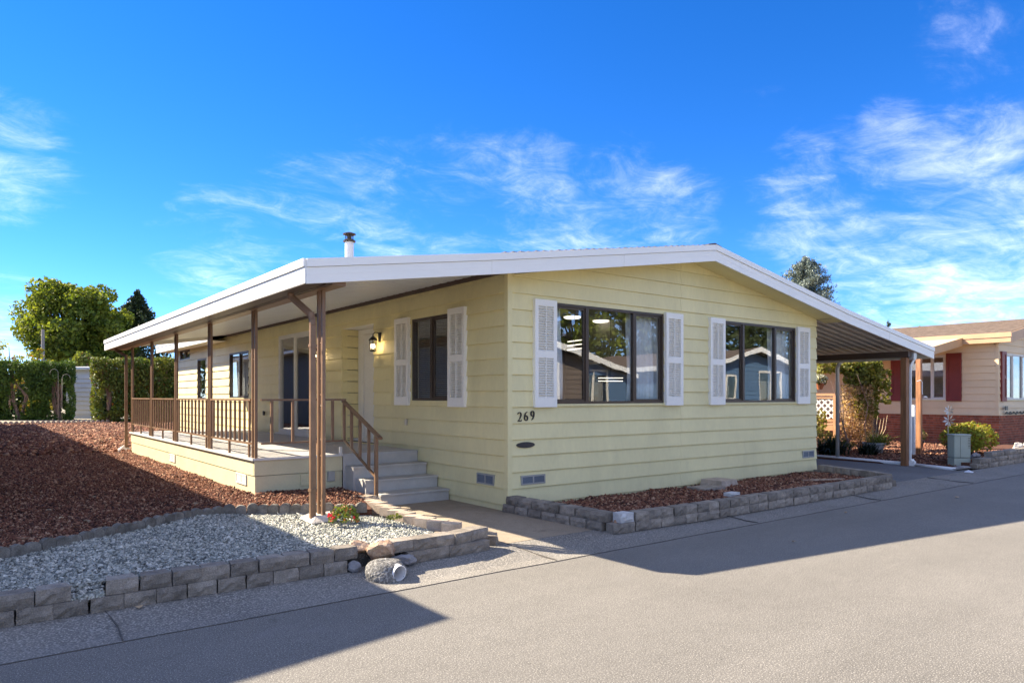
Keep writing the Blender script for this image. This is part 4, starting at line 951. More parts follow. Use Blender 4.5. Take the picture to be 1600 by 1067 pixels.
def ring(c_, r_, n=26):
    a = ax.cross(Vector((0, 0, 1))).normalized(); b = a.cross(ax); return [c_ + (a * math.cos(t) + b * math.sin(t)) * r_ for t in np.linspace(0, 2 * math.pi, n + 1)[:-1]]
n = 26; vs = ring(c0, rO) + ring(c0, rI) + ring(c0 - ax * .22, rO) + ring(c0 - ax * .22, rI)
fs = [(k, (k + 1) % n, n + (k + 1) % n, n + k) for k in range(n)] + [(k, 2 * n + k, 2 * n + (k + 1) % n, (k + 1) % n) for k in range(n)] + [(n + k, n + (k + 1) % n, 3 * n + (k + 1) % n, 3 * n + k) for k in range(n)]
obj('pipe', MB().add(vs, fs), M_PVC, dm, smooth=False)
obj('pipe_bore', MB().add(ring(c0 - ax * .20, rI * .99), [tuple(range(n))]), M_SOIL, dm)  # dark disc closing the pipe; the bore's shade is put into its colour

# flowers by the post
def leafball(c_, rx, ry, rz_, n, shell=.5):
    d_ = rng.normal(size=(n, 3)); d_ /= np.linalg.norm(d_, axis=1)[:, None]; r_ = (shell + (1 - shell) * rng.random(n)) ** .6
    p = d_ * r_[:, None] * np.array([rx, ry, rz_]); p[:, 2] = np.abs(p[:, 2]) if False else p[:, 2]; return p + np.array(c_)
fp = thing('flower_plant', 'small bushy plant with red flowers growing in the gravel by the front post', 'plant', (-2.36, -.32, .2))
c_ = (-2.36, -.32, .23)
p_ = leafball(c_, .16, .16, .14, 900); p_ = p_[p_[:, 2] > .2]; leaf_mesh('leaves', p_, .034, F_FLOW, fp, aspect=.5, up=.6)
for k in range(11):
    a = rng.uniform(0, 6.28); rr_ = .15 if k < 9 else .08; z = rng.uniform(.22, .29) if k < 9 else .33
    q_ = leafball((c_[0] + rr_ * math.cos(a), c_[1] + rr_ * math.sin(a), z), .014, .014, .012, 14); leaf_mesh('flower', q_, .019, F_REDF, fp, aspect=.9)
wd = thing('weed', 'small green weed in the gravel beside the tan block row', 'plant', (-1.88, -.5, .2)); leaf_mesh('leaves', leafball((-1.88, -.5, .215), .10, .06, .025, 90), .03, F_GRASSY, wd)
# fallen leaves on the red rock
LEAFL = ['tan dry leaf on the red rock, farthest left and highest of the leaves', 'tan dry leaf on the red rock just below the farthest left one', 'tan dry leaf at the middle of the shaded red rock, left side', 'tan dry leaf lying nearest the scalloped edging at the left', 'tan dry leaf next to the one nearest the scalloped edging', 'tan dry leaf on the shaded red rock near the shadow edge at right', 'tan dry leaf alone high in the shaded red rock, toward the deck', 'tan dry leaf between the scalloped edging and the shadow edge']
for (x, y) in [(-4.74, 2.0), (-4.68, 1.35), (-4.5, .98), (-4.45, .45), (-4.3, .55), (-3.35, 1.55), (-4.2, 2.9), (-3.6, 1.2)]:
    s_ = random.uniform(.03, .055); a = random.uniform(0, 6); mb = MB()
    pts = [(x + s_ * r_ * math.cos(a + t), y + s_ * r_ * math.sin(a + t), .25 + .01 * math.sin(3 * t)) for t, r_ in zip(np.linspace(0, 5.7, 9), (1, .5, .9, .45, .8, .4, .85, .5, .6))]
    mb.add([(x, y, .262)] + pts, [(0, i + 1, (i + 1) % 9 + 1) for i in range(9)]); o = obj('fallen_leaf', mb, M_LEAFDRY); tag(o, LEAFL.pop(0), 'leaf', 'fallen leaves on the red rock yard')

# ------------------------------------------------------------------ carport post, pipes, utility box
T = thing('carport_post', 'square brown wooden post holding the front corner of the carport roof', 'post', (10.29, -.30, 0))
obj('shaft', MB().box(10.22, -.36, .018, 10.35, -.24, 2.30), M_WOOD, T, bevel=.005)
T = thing('downspout', 'white downspout running down beside the brown carport post', 'downspout', (10.42, -.36, 0))
obj('pipe', MB().box(10.372, -.385, .12, 10.412, -.345, 2.12).beam((10.392, -.365, 2.12), (10.46, -.42, 2.28), .045, .04), M_WHITE, T)
obj('elbow', MB().beam((10.405, -.37, .14), (10.39, -.42, .06), .085, .085).box(10.34, -.46, .02, 10.44, -.34, .12), M_WHITE, T)
T = thing('drain_pipe', 'long white pipe lying along the driveway edge beside the carport post', 'pipe', (10.4, 0, .04))
obj('pipe_run', MB().tube([(10.95, 9.0, .05), (10.72, 1.9, .05), (10.38, -.3, .05)], .042, 8), M_PVC, T, smooth=True); obj('pipe_end', MB().tube([(10.40, -.42, .045), (10.06, -1.35, .04)], .036, 8), M_PVC, T, smooth=True)
o = obj('pale_rag', MB().add([(9.75, -1.62, .03), (9.98, -1.55, .03), (9.95, -1.72, .03), (9.72, -1.78, .03), (9.85, -1.66, .07)], [(0, 1, 4), (1, 2, 4), (2, 3, 4), (3, 0, 4)]), M_PVC); tag(o, 'scrap of white material lying at the driveway corner by the gutter', 'scrap')
T = thing('downspout', 'pale grey downspout hanging from the carport gutter beside the lattice rail', 'downspout', (10.45, 1.25, 0))
obj('pipe', MB().tube([(10.45, 1.15, 2.28), (10.45, 1.22, 2.22), (10.45, 1.25, 2.12), (10.45, 1.25, .1)], .04, 10), M_GALV, T, smooth=True)
T = thing('utility_box', 'pale green metal utility pedestal standing beside the leafy bush', 'utility box', (10.86, -1.12, .12), R(-38))
obj('body', MB().box(-.17, -.12, .10, .17, .12, .57), M_UBOX, T, local=True, bevel=.018); obj('lid', MB().box(-.18, -.13, .545, .18, .13, .585), M_UBOX, T, local=True, bevel=.015)
obj('base', MB().box(-.165, -.115, -.06, .165, .115, .095), M_UBOX, T, local=True)
ls = MB()
for k in range(7): ls.box(.11, -.124, .50 - k * .032, .155, -.119, .508 - k * .032)
ls.box(-.045, -.1225, .10, -.041, -.119, .545); obj('vent_slot', ls, M_DARK, T, local=True, kind='stuff')
NW = thing('block_wall', 'weathered grey-brown block wall holding the neighbour bed at the street corner', 'retaining wall', (12.5, -1.35, 0))
pn = [(10.75, -1.42), (11.2, -1.48), (15.5, -1.5), (20, -1.5)]
course(NW, pn, .235, .02, BGL, .1); course(NW, pn, .235, .12, BGL, .2, jit=.015); course(NW, [(11.5, -1.44), (20, -1.46)], .235, .22, BGL, .1, jit=.012)
struct('raised_bed_ground', MB().prism([(10.7, -1.36), (22, -1.42), (22, .3), (14.5, .3), (11.0, -.6)], 'z', .0, .13), M_YARD)
q = scatter([(10.9, -1.3), (15, -1.3), (15, .2), (11.1, -.5)], 3500); stones('lava_rock_bed', q, .145, .02, M_LAVA)
for k in range(5): rock('boulder', ['grey-brown garden rock just right of the utility box', 'pale garden rock behind the right end of the bush', 'dark garden rock under the bush', 'flat slab rock on the driveway corner', 'white garden rock at the right edge'][k], [(11.5, -1.18, .2), (14.3, -1.1, .28), (13.2, -1.25, .2), (10.35, -1.35, .05), (15.0, -1.1, .3)][k], [(.16, .12, .10), (.18, .12, .12), (.15, .1, .08), (.36, .12, .045), (.12, .1, .1)][k], [M_ROCKG, M_ROCKW, M_ROCKG, M_ROCKG, M_ROCKW][k], 20 + k)

# ------------------------------------------------------------------ plants on the right
def bush(name, label, c_, dims, n, leaf, m, cat='bush', trunks=4, clumps=14, stem=M_BARK, aspect=.55, up=.3, parent=None):
    T = thing(name, label, cat, (c_[0], c_[1], c_[2])); P_ = []
    for k in range(clumps):
        d_ = rng.normal(size=3); d_ /= np.linalg.norm(d_); d_[2] = abs(d_[2]) * .9
        cc = np.array([c_[0], c_[1], c_[2] + dims[2] * .35]) + d_ * np.array([dims[0], dims[1], dims[2] * .55]) * .62
        P_.append(leafball(cc, dims[0] * .42, dims[1] * .42, dims[2] * .28, n // clumps))
    P_ = np.concatenate(P_); P_ = P_[P_[:, 2] > c_[2]]
    leaf_mesh('foliage', P_, leaf, m, T, aspect=aspect, up=up)
    for k in range(trunks):
        a = k * 6.28 / trunks + .5; e = (c_[0] + dims[0] * .5 * math.cos(a), c_[1] + dims[1] * .5 * math.sin(a), c_[2] + dims[2] * .7)
        obj('stem', MB().tube([(c_[0] + .03 * math.cos(a), c_[1] + .03 * math.sin(a), c_[2]), ((c_[0] + e[0]) / 2, (c_[1] + e[1]) / 2, c_[2] + dims[2] * .4), e], [.018, .013, .006], 6), stem, T)
    return T
bush('leafy_bush', 'sunlit yellow-green bush with reddish leaves behind the utility box', (13.0, -.55, .13), (.95, .55, .85), 4200, .07, F_BUSH, clumps=22)
bush('leafy_bush', 'small yellow-green bush at the right edge of the photo on the block wall', (16.6, -.9, .2), (.35, .3, .35), 700, .06, F_BUSH)
def strap_plant(name, label, c_, n, Ln, wd_, m, cat='plant', spread=1.0):
    T = thing(name, label, cat, c_); vs = []; F_ = []; 
    for k in range(n):
        a = rng.uniform(0, 6.283); l = Ln * rng.uniform(.6, 1.1); sp = rng.uniform(.25, 1) * spread; bx_, by_ = rng.normal(0, Ln * .16 * spread, 2); w_ = wd_ * rng.uniform(.7, 1.2)
        ca, sa = math.cos(a), math.sin(a); base = len(vs)
        for j_ in range(5):
            t = j_ / 4; r_ = l * sp * t ** 1.2; z = l * (1.25 * t - .95 * sp * t * t) * .8; ww = w_ * (1 - .8 * t ** 2) / 2
            vs += [(bx_ + ca * r_ - sa * ww, by_ + sa * r_ + ca * ww, max(z, .01)), (bx_ + ca * r_ + sa * ww, by_ + sa * r_ - ca * ww, max(z, .01))]
        for j_ in range(4): F_.append((base + 2 * j_, base + 2 * j_ + 1, base + 2 * j_ + 3, base + 2 * j_ + 2))
    npmesh('leaves', np.array(vs), np.array(F_), m, T); return T
strap_plant('strap_leaf_plant', 'dark spiky strap-leaf clump against the home corner by the driveway', (11.35, 1.9, .05), 420, .62, .035, F_AGAP, spread=1.1)
strap_plant('strap_leaf_plant', 'dark spiky strap-leaf clump just left of the pale planter', (11.9, 1.25, .05), 260, .45, .03, F_AGAP, spread=1.1)
def pot(name, label, c_, r_, h_, m, cat='pot'):
    T = thing(name, label, cat, c_); obj('body', MB().lathe((0, 0, 0), [(r_ * .72, 0), (r_ * .95, h_ * .85), (r_ * 1.04, h_ * .86), (r_ * 1.04, h_), (r_ * .92, h_), (r_ * .9, h_ * .9)], 20), m, T, local=True, smooth=False)
    obj('soil', MB().lathe((0, 0, h_ * .90), [(0, 0), (r_ * .9, 0)], 16, False), M_SOIL, T, local=True); return T
pot('planter_pot', 'pale grey planter bowl with drooping lily leaves', (12.6, 1.45, .07), .26, .26, M_POTG)
strap_plant('potted_lily', 'green drooping lily leaves spilling from the pale grey planter', (12.72, 1.40, .26), 130, .55, .03, F_GRASSY, spread=1.2)
STL = bpy.data.objects[[o.name for o in COL.objects if o.name.startswith('potted_lily')][0]]
for k in range(5): obj('dry_stalk', MB().tube([(12.55 + .07 * k, 1.45, .3), (12.55 + .12 * k, 1.45 - .02 * k, .65), (12.52 + .17 * k, 1.4, .95 + .05 * math.sin(k * 2))], [.012, .01, .006], 5), M_LEAFDRY, STL)
pot('planter_pot', 'large black pot beside the carport post', (12.65, -.40, .05), .22, .36, M_POT); bush('potted_plant', 'reddish spiky plant growing in the large black pot', (12.65, -.40, .38), (.28, .28, .32), 500, .07, F_VINED, 'plant')
pot('planter_pot', 'smaller black pot against the brick base', (14.3, .15, .08), .22, .28, M_POT); strap_plant('potted_plant', 'grey-green broad leaves in the smaller black pot', (14.3, .15, .34), 26, .30, .07, F_BLUEF)
pot('planter_pot', 'black pot half behind the brown carport post', (13.6, .9, .07), .2, .3, M_POT); T = bush('potted_plant', 'plant with bluish and orange flowers behind the carport post', (13.6, .9, .33), (.26, .26, .4), 260, .07, F_GRASSY, 'plant')
leaf_mesh('flower_head', leafball((13.45, .98, .86), .16, .16, .12, 160), .06, F_BLUEF, T); leaf_mesh('flower_head', leafball((13.6, .75, .52), .14, .14, .08, 90), .05, F_VINED, T)
# spinner
T = thing('garden_spinner', 'metal garden stake with two daisy-shaped spinners above the bush', 'garden ornament', (12.2, -.4, .13))
obj('stake', MB().tube([(12.2, -.4, .13), (12.2, -.4, 1.25)], .008, 6), M_STAKE, T)
for z, r_ in ((1.17, .12), (.94, .15)):
    mb = MB()
    for k in range(8):
        a = k * math.pi / 4 + .2; d1 = Vector((.794, -.608, 0)); d2 = Vector((0, 0, 1)); e = d1 * math.cos(a) + d2 * math.sin(a); f_ = d1 * -math.sin(a) + d2 * math.cos(a); c1 = Vector((12.19, -.42, z)); nn_ = Vector((-.608, -.794, 0))
        mb.add([c1 + e * .02, c1 + e * r_ * .6 + f_ * .022 + nn_ * .01, c1 + e * r_, c1 + e * r_ * .6 - f_ * .022 - nn_ * .005], [(0, 1, 2, 3)])
    fl_ = obj('flower_wheel', mb, M_STAKE, T); fl_.modifiers.new('s', 'SOLIDIFY').thickness = .003

# vine
T = thing('climbing_vine', 'tall tangled vine with green top leaves and dry tan lower tangle beside the neighbour wall', 'vine', (13.5, 2.2, .05))
def px(u, dep): return np.array([-5.433 + .6079 * dep + .7940 * (u - 800) / 1110.2 * dep, -7.176 + .7940 * dep - .6079 * (u - 800) / 1110.2 * dep])
def cloud(u0, u1, z0, z1, dep, n, thick=.5):
    u = rng.uniform(u0, u1, n); z = rng.uniform(z0, z1, n); dd = dep + rng.uniform(-thick, thick, n); a = (u - 800) / 1110.2
    return np.stack([-5.433 + (.6079 + .7940 * a) * dd, -7.176 + (.7940 - .6079 * a) * dd, z], 1)
g1 = np.concatenate([cloud(1318, 1378, 1.75, 2.42, 18.8, 2900, .3), cloud(1330, 1392, 1.3, 2.2, 19, 1500, .3), cloud(1276, 1330, 2.1, 2.42, 18.9, 900, .3), cloud(1335, 1372, .9, 1.6, 18.8, 1100, .3)])
keep = np.sin(g1[:, 0] * 9 + g1[:, 2] * 7) + np.sin(g1[:, 1] * 8 - g1[:, 2] * 11) + rng.normal(0, .7, len(g1)) > -.9
leaf_mesh('leaves', g1[keep], .09, F_VINE, T, aspect=.75)
g2 = np.concatenate([cloud(1314, 1366, .35, 1.8, 18.7, 3600, .25), cloud(1316, 1350, .15, .8, 18.7, 400, .25)]); leaf_mesh('dry_leaves', g2, .07, F_VINED, T, aspect=.35)
for k in range(8):
    a = cloud(1322, 1362, .05, .06, 18.7, 1)[0]; b = a + np.array([rng.normal(0, .2), rng.normal(0, .2), 1.2]); c2 = b + np.array([rng.normal(0, .25), rng.normal(0, .2), rng.uniform(.6, 1.0)])
    obj('stem', MB().tube([tuple(a), tuple((a + b) / 2 + rng.normal(0, .06, 3)), tuple(b), tuple(c2)], [.02, .016, .012, .006], 5), M_STEM, T)

# neighbour porch with lattice
T = thing('lattice_porch', 'small wooden porch with white lattice rail beside the neighbour house', 'porch', (14.7, 3.9, 0))
p0, p1 = np.array([13.97, 4.35]), np.array([13.97, 3.17])
def rb(a, b, z0, z1, w_=.06, m=M_WOOD3, name='rail'): obj(name, MB().beam((a[0], a[1], (z0 + z1) / 2), (b[0], b[1], (z0 + z1) / 2), w_, z1 - z0), m, T)
rb(p0, p1, 1.50, 1.57, .09); rb(p0, p1, 1.42, 1.46); rb(p0, p1, .76, .84); rb(p0, p1, .52, .66, .08); rb(p0, p1, .28, .34, .3); 
obj('corner_post', MB().box(p1[0] - .05, p1[1] - .05, .05, p1[0] + .05, p1[1] + .05, 1.54), M_WOOD3, T)
d_ = (p1 - p0) / np.linalg.norm(p1 - p0); Lp = np.linalg.norm(p1 - p0); lt = MB()
for k in range(-6, 14):
    for s_ in (1, -1):
        a0 = k * .19; x0, z0, x1, z1 = (a0, .84, a0 + .58, 1.42) if s_ == 1 else (a0, 1.42, a0 + .58, .84)
        if x0 < 0: t = -x0 / (x1 - x0); z0 += (z1 - z0) * t; x0 = 0
        if x1 > Lp: t = (Lp - x0) / (x1 - x0); z1 = z0 + (z1 - z0) * t; x1 = Lp
        if x1 - x0 < .05: continue
        A_ = p0 + d_ * x0; B_ = p0 + d_ * x1; lt.beam((A_[0] + .008 * s_, A_[1], z0), (B_[0] + .008 * s_, B_[1], z1), .008, .045)
obj('lattice', lt, M_CREAM, T, kind='stuff')
obj('deck', MB().prism([tuple(p0), tuple(p1), tuple(p1 + np.array([2.2, 0])), tuple(p0 + np.array([2.2, 0]))], 'z', .60, .66), M_WOOD3, T)
T = thing('hanging_basket', 'terracotta basket of white flowers hanging under the carport edge', 'flower basket', (12.0, 2.0, 2.0)); c_ = px(1281, 19)
T.location = (c_[0], c_[1], 1.75); obj('basket', MB().lathe((0, 0, -.08), [(.06, 0), (.12, .16), (.11, .16)], 12), M_TERRA, T, local=True)
leaf_mesh('flowers', leafball((c_[0], c_[1], 1.96), .2, .2, .13, 420), .06, F_WHITEF, T); leaf_mesh('leaves', leafball((c_[0], c_[1], 1.92), .2, .2, .14, 200), .07, F_VINE, T)
obj('wire', MB().tube([(0, 0, .1), (0, 0, .68)], .006, 4), M_DARK, T, local=True)
bush('flowering_shrub', 'dark leafy plant with pale blooms in front of the lattice rail', tuple(px(1283, 19.8)) + (.35,), (.22, .22, .9), 420, .07, F_VINE, clumps=9)
bush('yellow_shrub', 'yellow sunlit shrub beside the home corner behind the dark strap leaves', tuple(px(1286, 19.0)) + (.1,), (.45, .45, .55), 900, .05, F_YEL)
bush('yellow_shrub', 'low pale grassy shrub left of the pale planter', tuple(px(1318, 18.6)) + (.1,), (.3, .3, .3), 400, .05, F_GRASSY)
# posts at the neighbour side
c_ = px(1436, 17.5); T = thing('trellis_post', 'weathered reddish wooden post with white wire hooks near the neighbour wall', 'post', (c_[0], c_[1], .05))
obj('shaft', MB().box(-.055, -.055, 0, .055, .055, 2.38), M_WOOD2, T, local=True)
obj('hook', MB().tube([(-.16, -.02, 1.80), (-.1, -.08, 1.83), (-.02, -.08, 1.78), (-.02, -.08, 1.55), (.0, -.08, 1.48)], .010, 5).tube([(.05, -.08, 1.42), (.16, -.1, 1.42), (.2, -.1, 1.40)], .02, 6), M_PVC, T, local=True)
c_ = px(1427.5, 17.0); o = obj('white_stake', MB().box(c_[0] - .035, c_[1] - .03, .1, c_[0] + .035, c_[1] + .03, 1.28), M_PVC); tag(o, 'plain white upright board beside the weathered wooden post', 'board')

# ------------------------------------------------------------------ neighbour house (peach)
NX, NY = 18.4, .66
nb = thing('neighbor_house', 'peach lap-sided house with red brick base and dark red shutters', 'house', (22, 8, 0))
nside = lambda s, z, o_: (NX - o_, s, z); nfront = lambda s, z, o_: (s, NY - o_, z)
NLZ = [.93 + .2078 * k for k in range(11)]
NW1 = (2.05, 3.18, 1.38, 2.76); NF1 = (18.95, 21.0, 1.38, 2.76); ND = (6.9, 8.0, 1.25, 2.3)
siding(nb, M_PEACH, NY, 14, NLZ, [NW1, ND], nside, seams=(4.2, 7.8), tops=(lambda s: 3.05,)); siding(nb, M_PEACH, NX, NX + 7.3, NLZ + [3.216, 3.424, 3.63], [NF1], nfront, tops=(lambda x: 3.03 + .1753 * (x - NX), lambda x: 3.67 - .1753 * (x - NX - 3.65)))
core(nb, M_PEACH, NY, 14, .86, 3.05, [NW1, ND], nside); core(nb, M_PEACH, NX, NX + 7.3, .86, 3.03, [NF1], nfront)
obj('gable_wall', MB().prism([(NX, 3.03), (NX + 7.3, 3.03), (NX + 3.65, 3.67)], 'y', NY + .001, NY + .1), M_PEACH, nb)
obj('corner_trim', MB().box(NX - .03, NY - .03, .93, NX + .04, NY - .0005, 3.03).box(NX - .03, NY - .0005, .93, NX - .0005, NY + .05, 3.03), M_PEACH, nb)
window(nb, NW1, (2.45,), nside, m=M_CREAM, sash=True, frame=.05); window(nb, NF1, (19.6, 20.4), nfront, m=M_CREAM, frame=.05); window(nb, ND, (7.4,), nside, m=M_CREAM)
for a, b in ((1.60, 2.02), (3.21, 3.66)): shutter(nb, a, b, 1.34, 2.80, nside, M_RED, False, 'shutter')
for a, b in ((18.56, 18.92), (21.03, 21.4)): shutter(nb, a, b, 1.34, 2.80, nfront, M_RED, False, 'shutter')
for (a, b, y_) in ((.1, 3, 0),): pass
obj('inner_dark', MB().box(NX + .6, NY + .5, .9, NX + .65, 13, 3.0).box(NX + .2, NY + .6, .9, NX + 7, NY + .65, 3.0), M_INT, nb)
bk = MB(); mt = MB(); mt.box(NX - .05, NY - .05, 0, NX + .06, 14, .92).box(NX + .06, NY - .05, 0, NX + 7.3, NY + .05, .92)
for r_ in range(12):
    z = .02 + r_ * .076
    off = (r_ % 2) * .105; s = -.105 + off
    while NY - .055 + s < 13:
        a = max(NY - .055, NY - .055 + s); b = NY - .055 + s + .198
        if b - a > .03: bk.box(NX - .062 - random.uniform(0, .004), a, z, NX - .045, b, z + .063)
        s += .21
    s = -.105 + off
    while s < 7.3:
        a = max(-.045, s); b = s + .198
        if b - a > .03: bk.box(NX + a, NY - .062 - random.uniform(0, .004), z, NX + b, NY - .045, z + .063)
        s += .21
obj('mortar', mt, M_MORTAR, nb); obj('bricks', bk, M_BRICK, nb, kind='stuff')
obj('brick_cap', MB().box(NX - .075, NY - .075, .925, NX + .0, 14, .945).box(NX, NY - .075, .925, NX + 7.3, NY, .945), M_PEACH, nb)
obj('crawl_vent', MB().box(NX - .075, 4.05, .25, NX - .05, 4.75, .75), M_BROWN_D, nb)
# roof
RX = NX - .36; rp = [(RX, 3.30), (NX + 3.65, 4.02), (NX + 7.66, 3.30)]
rr_ = MB()
for a, b in zip(rp[:-1], rp[1:]): slab(rr_, [a, b], NY - .42, 14.4, 0, .06)
nr = obj('roof', rr_, M_SHINGLE, nb)
tb = MB()
for k in range(24):
    f = k / 24; x = RX + (NX + 3.65 - RX) * f; z = 3.30 + .72 * f
    tb.prism([(x - .01, z + .002), (x + .16, z + .024), (x + .16, z + .036), (x - .01, z + .018)], 'y', NY - .43, 14.4)
obj('shingle_course', tb, M_SHINGLE, nr, kind='stuff')
obj('eave_fascia', MB().box(RX - .03, NY - .45, 3.03, RX, 14.4, 3.17), M_PEACHF, nb); obj('eave_trim', MB().box(RX - .05, NY - .47, 3.173, RX, 14.4, 3.31), M_PEACHF, nb)
for (a, b), (c, d_) in zip(rp[:-1], rp[1:]):
    obj('rake_fascia', MB().prism([(a, b - .13), (c, d_ - .13), (c, d_ - .27), (a, b - .27)], 'y', NY - .45, NY - .42), M_PEACHF, nb)
    obj('rake_trim', MB().prism([(a, b + .005), (c, d_ + .005), (c, d_ - .128), (a, b - .128)], 'y', NY - .47, NY - .42), M_PEACHF, nb)
    obj('soffit_panel', MB().prism([(a, b - .25), (c, d_ - .25), (c, d_ - .24), (a, b - .24)], 'y', NY - .42, NY - .01), M_PEACH, nb)
obj('soffit_panel', MB().box(RX, NY - .41, 3.04, NX, 14, 3.05), M_PEACH, nb)
# its side awning
ap = [(15.95, 2.86), (RX - .03, 3.20)]
aw = MB(); slab(aw, ap, 1.48, 12, 0, .03); obj('awning_sheet', aw, M_PEACH, nb)
obj('awning_fascia', MB().prism([(15.95, 2.86), (RX - .03, 3.22), (RX - .03, 2.98), (15.95, 2.64)], 'y', 1.44, 1.475), M_PEACHF, nb); obj('awning_fascia', MB().box(15.9, 1.44, 2.64, 15.945, 12, 2.875), M_PEACHF, nb)
obj('awning_post', MB().box(16.1, 6.9, .05, 16.2, 7.0, 2.7), M_WOOD3, nb)
o = obj('wind_chime_row', MB().beam((18.7, NY - .09, .97), (21.8, NY - .09, 1.02), .02, .02), M_DARK); tag(o, 'thin dark string of ornaments along the top of the neighbour brick base', 'ornament')
mb = MB()
for k in range(40): x = 18.75 + k * .075; mb.box(x, NY - .10, .96 + .015 * math.sin(k), x + .035, NY - .08, 1.02 + .02 * math.sin(k * 1.7))
mb.box(18.7, NY - .1, 1.08, 18.9, NY - .08, 1.2); obj('charms', mb, M_DARK, o, local=True, kind='stuff')

# ------------------------------------------------------------------ hedge, shed, trees at the back left
def pd(u, z, dep): a = px(u, dep); return np.array([a[0], a[1], z])
def hedge(label, uA, uB, dep, top, n, seedm, m, holes=(), group=None):
    c_ = pd((uA + uB) / 2, .3, dep); T = thing('hedge', label, 'hedge', tuple(c_)); P_ = []
    u = rng.uniform(uA, uB, n * 3); z = .3 + (top - .3) * rng.random(n * 3); dd = dep + rng.uniform(-.5, .9, n * 3)
    wob = np.sin(u * .13) * .10 + np.sin(u * .31 + 1) * .07; edge = np.minimum(u - uA, uB - u) - 2.5 * np.sin(z * 4)
    keep = (z < top + wob + rng.normal(0, .04, len(z))) & (edge > 0)
    for (hu, hz, ru, rz_) in holes: keep &= (((u - hu) / ru) ** 2 + ((z - hz) / rz_) ** 2 > 1 + .35 * np.sin(u * .6 + z * 5)) | (rng.random(len(u)) < .04)
    u, z, dd = u[keep], z[keep], dd[keep]; a = (u - 800) / 1110.2
    p = np.stack([-5.433 + (.6079 + .794 * a) * dd, -7.176 + (.794 - .6079 * a) * dd, z], 1)
    cl_ = np.sin(p[:, 0] * 4.3 + p[:, 2] * 3) + np.sin(p[:, 2] * 6.1 - p[:, 1] * 2.7) + np.sin(p[:, 0] * 9 - p[:, 2] * 2); f_ = (cl_ > -.7) | (rng.random(len(p)) < .3) | (p[:, 2] > top - .35)
    leaf_mesh('foliage', p[f_], .13, m, T, aspect=.45, up=.5)
    for (hu, hz, ru, rz_) in holes:
        for k in range(5):
            b0_ = pd(hu + rng.uniform(-.25, .25) * ru, .25, dep + rng.uniform(-.2, .2)); b1 = pd(hu + rng.uniform(-.8, .8) * ru, 1.5, dep + .1); b2 = pd(hu + rng.uniform(-1.1, 1.1) * ru, 2.6, dep + .1)
            obj('stem', MB().tube([tuple(b0_), tuple(b1), tuple(b2)], [.075, .05, .025], 6), M_STEM, T)
            for q_ in range(3):
                e = b1 + (b2 - b1) * rng.random(); obj('branch', MB().tube([tuple(e), tuple(e + np.array([rng.normal(0, .35), rng.normal(0, .2), rng.uniform(.1, .6)]))], [.02, .008], 4), M_STEM, T)
    return T
hedge('tall clipped dark green hedge with bare stems at the far left, left of the shed', -40, 118, 36, 3.28, 17000, 1, F_HEDGE, holes=((30, 1.45, 18, .95), (92, 1.35, 14, .95)))
hedge('tall bright green hedge between the shed and the porch end', 141, 330, 34.5, 3.38, 17000, 2, F_HEDGE2, holes=((168, 1.3, 9, .6),))
P_ = []
for k in range(60):
    u0 = rng.uniform(-150, 420); P_.append(leafball(pd(u0, rng.uniform(.8, 2.2), rng.uniform(46, 52)), 1.6, 1.6, 1.3, 220))
leaf_mesh('distant_woodland', np.concatenate(P_), .42, F_DGREEN, None, kind='stuff', aspect=.7)
# bank behind hedge so gaps read dark
c_ = pd(40, 0, 37.6)
bush('undergrowth', 'yellowish low growth under the left hedge between its bare stems', tuple(pd(58, .3, 37))[:3], (.8, .5, 1.3), 900, .12, F_YEL, clumps=10)
T = thing('garden_shed', 'white lap-sided shed seen through the gap between the two hedges', 'shed', tuple(pd(128, .3, 38)))
a_, b_ = px(104, 38.5), px(147, 38.5); dv = (b_ - a_) / np.linalg.norm(b_ - a_); nv_ = np.array([dv[1], -dv[0]])
if nv_ @ (np.array([-5.433, -7.176]) - a_) < 0: nv_ = -nv_
Ls = np.linalg.norm(b_ - a_)
shp = lambda s, z, o_: (a_[0] + dv[0] * s + nv_[0] * o_, a_[1] + dv[1] * s + nv_[1] * o_, z)
siding(T, M_SHED, 0, Ls, [.3 + .24 * k for k in range(11)], [], shp, proud=.05, groove=.035); core(T, M_SHED, 0, Ls, .2, 2.95, [], shp, th=.4)
obj('roof', MB().add([shp(-.2, 2.93, .35), shp(Ls + .2, 2.93, .35), shp(Ls + .2, 3.05, -2.2), shp(-.2, 3.05, -2.2), shp(-.2, 3.06, .35), shp(Ls + .2, 3.06, .35), shp(Ls + .2, 3.2, -2.2), shp(-.2, 3.2, -2.2)], [(0, 1, 2, 3), (4, 5, 6, 7), (0, 1, 5, 4), (1, 2, 6, 5), (3, 0, 4, 7)]), M_WHITE, T)
# shepherd hooks
for i, (u, lab) in enumerate([(91, 'pale metal shepherd hook in front of the left hedge, farther left'), (97, 'pale metal shepherd hook in front of the left hedge, nearer the shed')]):
    b_0 = pd(u, .3, 34.5); mb = MB(); zt2 = 2.6 if i == 0 else 2.35; pts = [tuple(b_0), (b_0[0], b_0[1], zt2)]
    for k in range(9): a = math.pi - k / 8 * math.pi * 1.05; pts.append((b_0[0] + (.2 + .2 * math.cos(a)) * (.794 if i else -.794), b_0[1] - (.2 + .2 * math.cos(a)) * (.608 if i else -.608), zt2 + .22 * math.sin(a)))
    mb.tube(pts, .009, 6); o = obj('shepherd_hook', mb, M_POLE, smooth=True); tag(o, lab, 'garden hook')
c_ = pd(67, 0, 50); o = obj('utility_pole', MB().tube([(c_[0], c_[1], 0), (c_[0], c_[1], 6.2)], [.13, .10], 8), M_POLE); tag(o, 'plain grey pole rising behind the left hedge', 'pole')

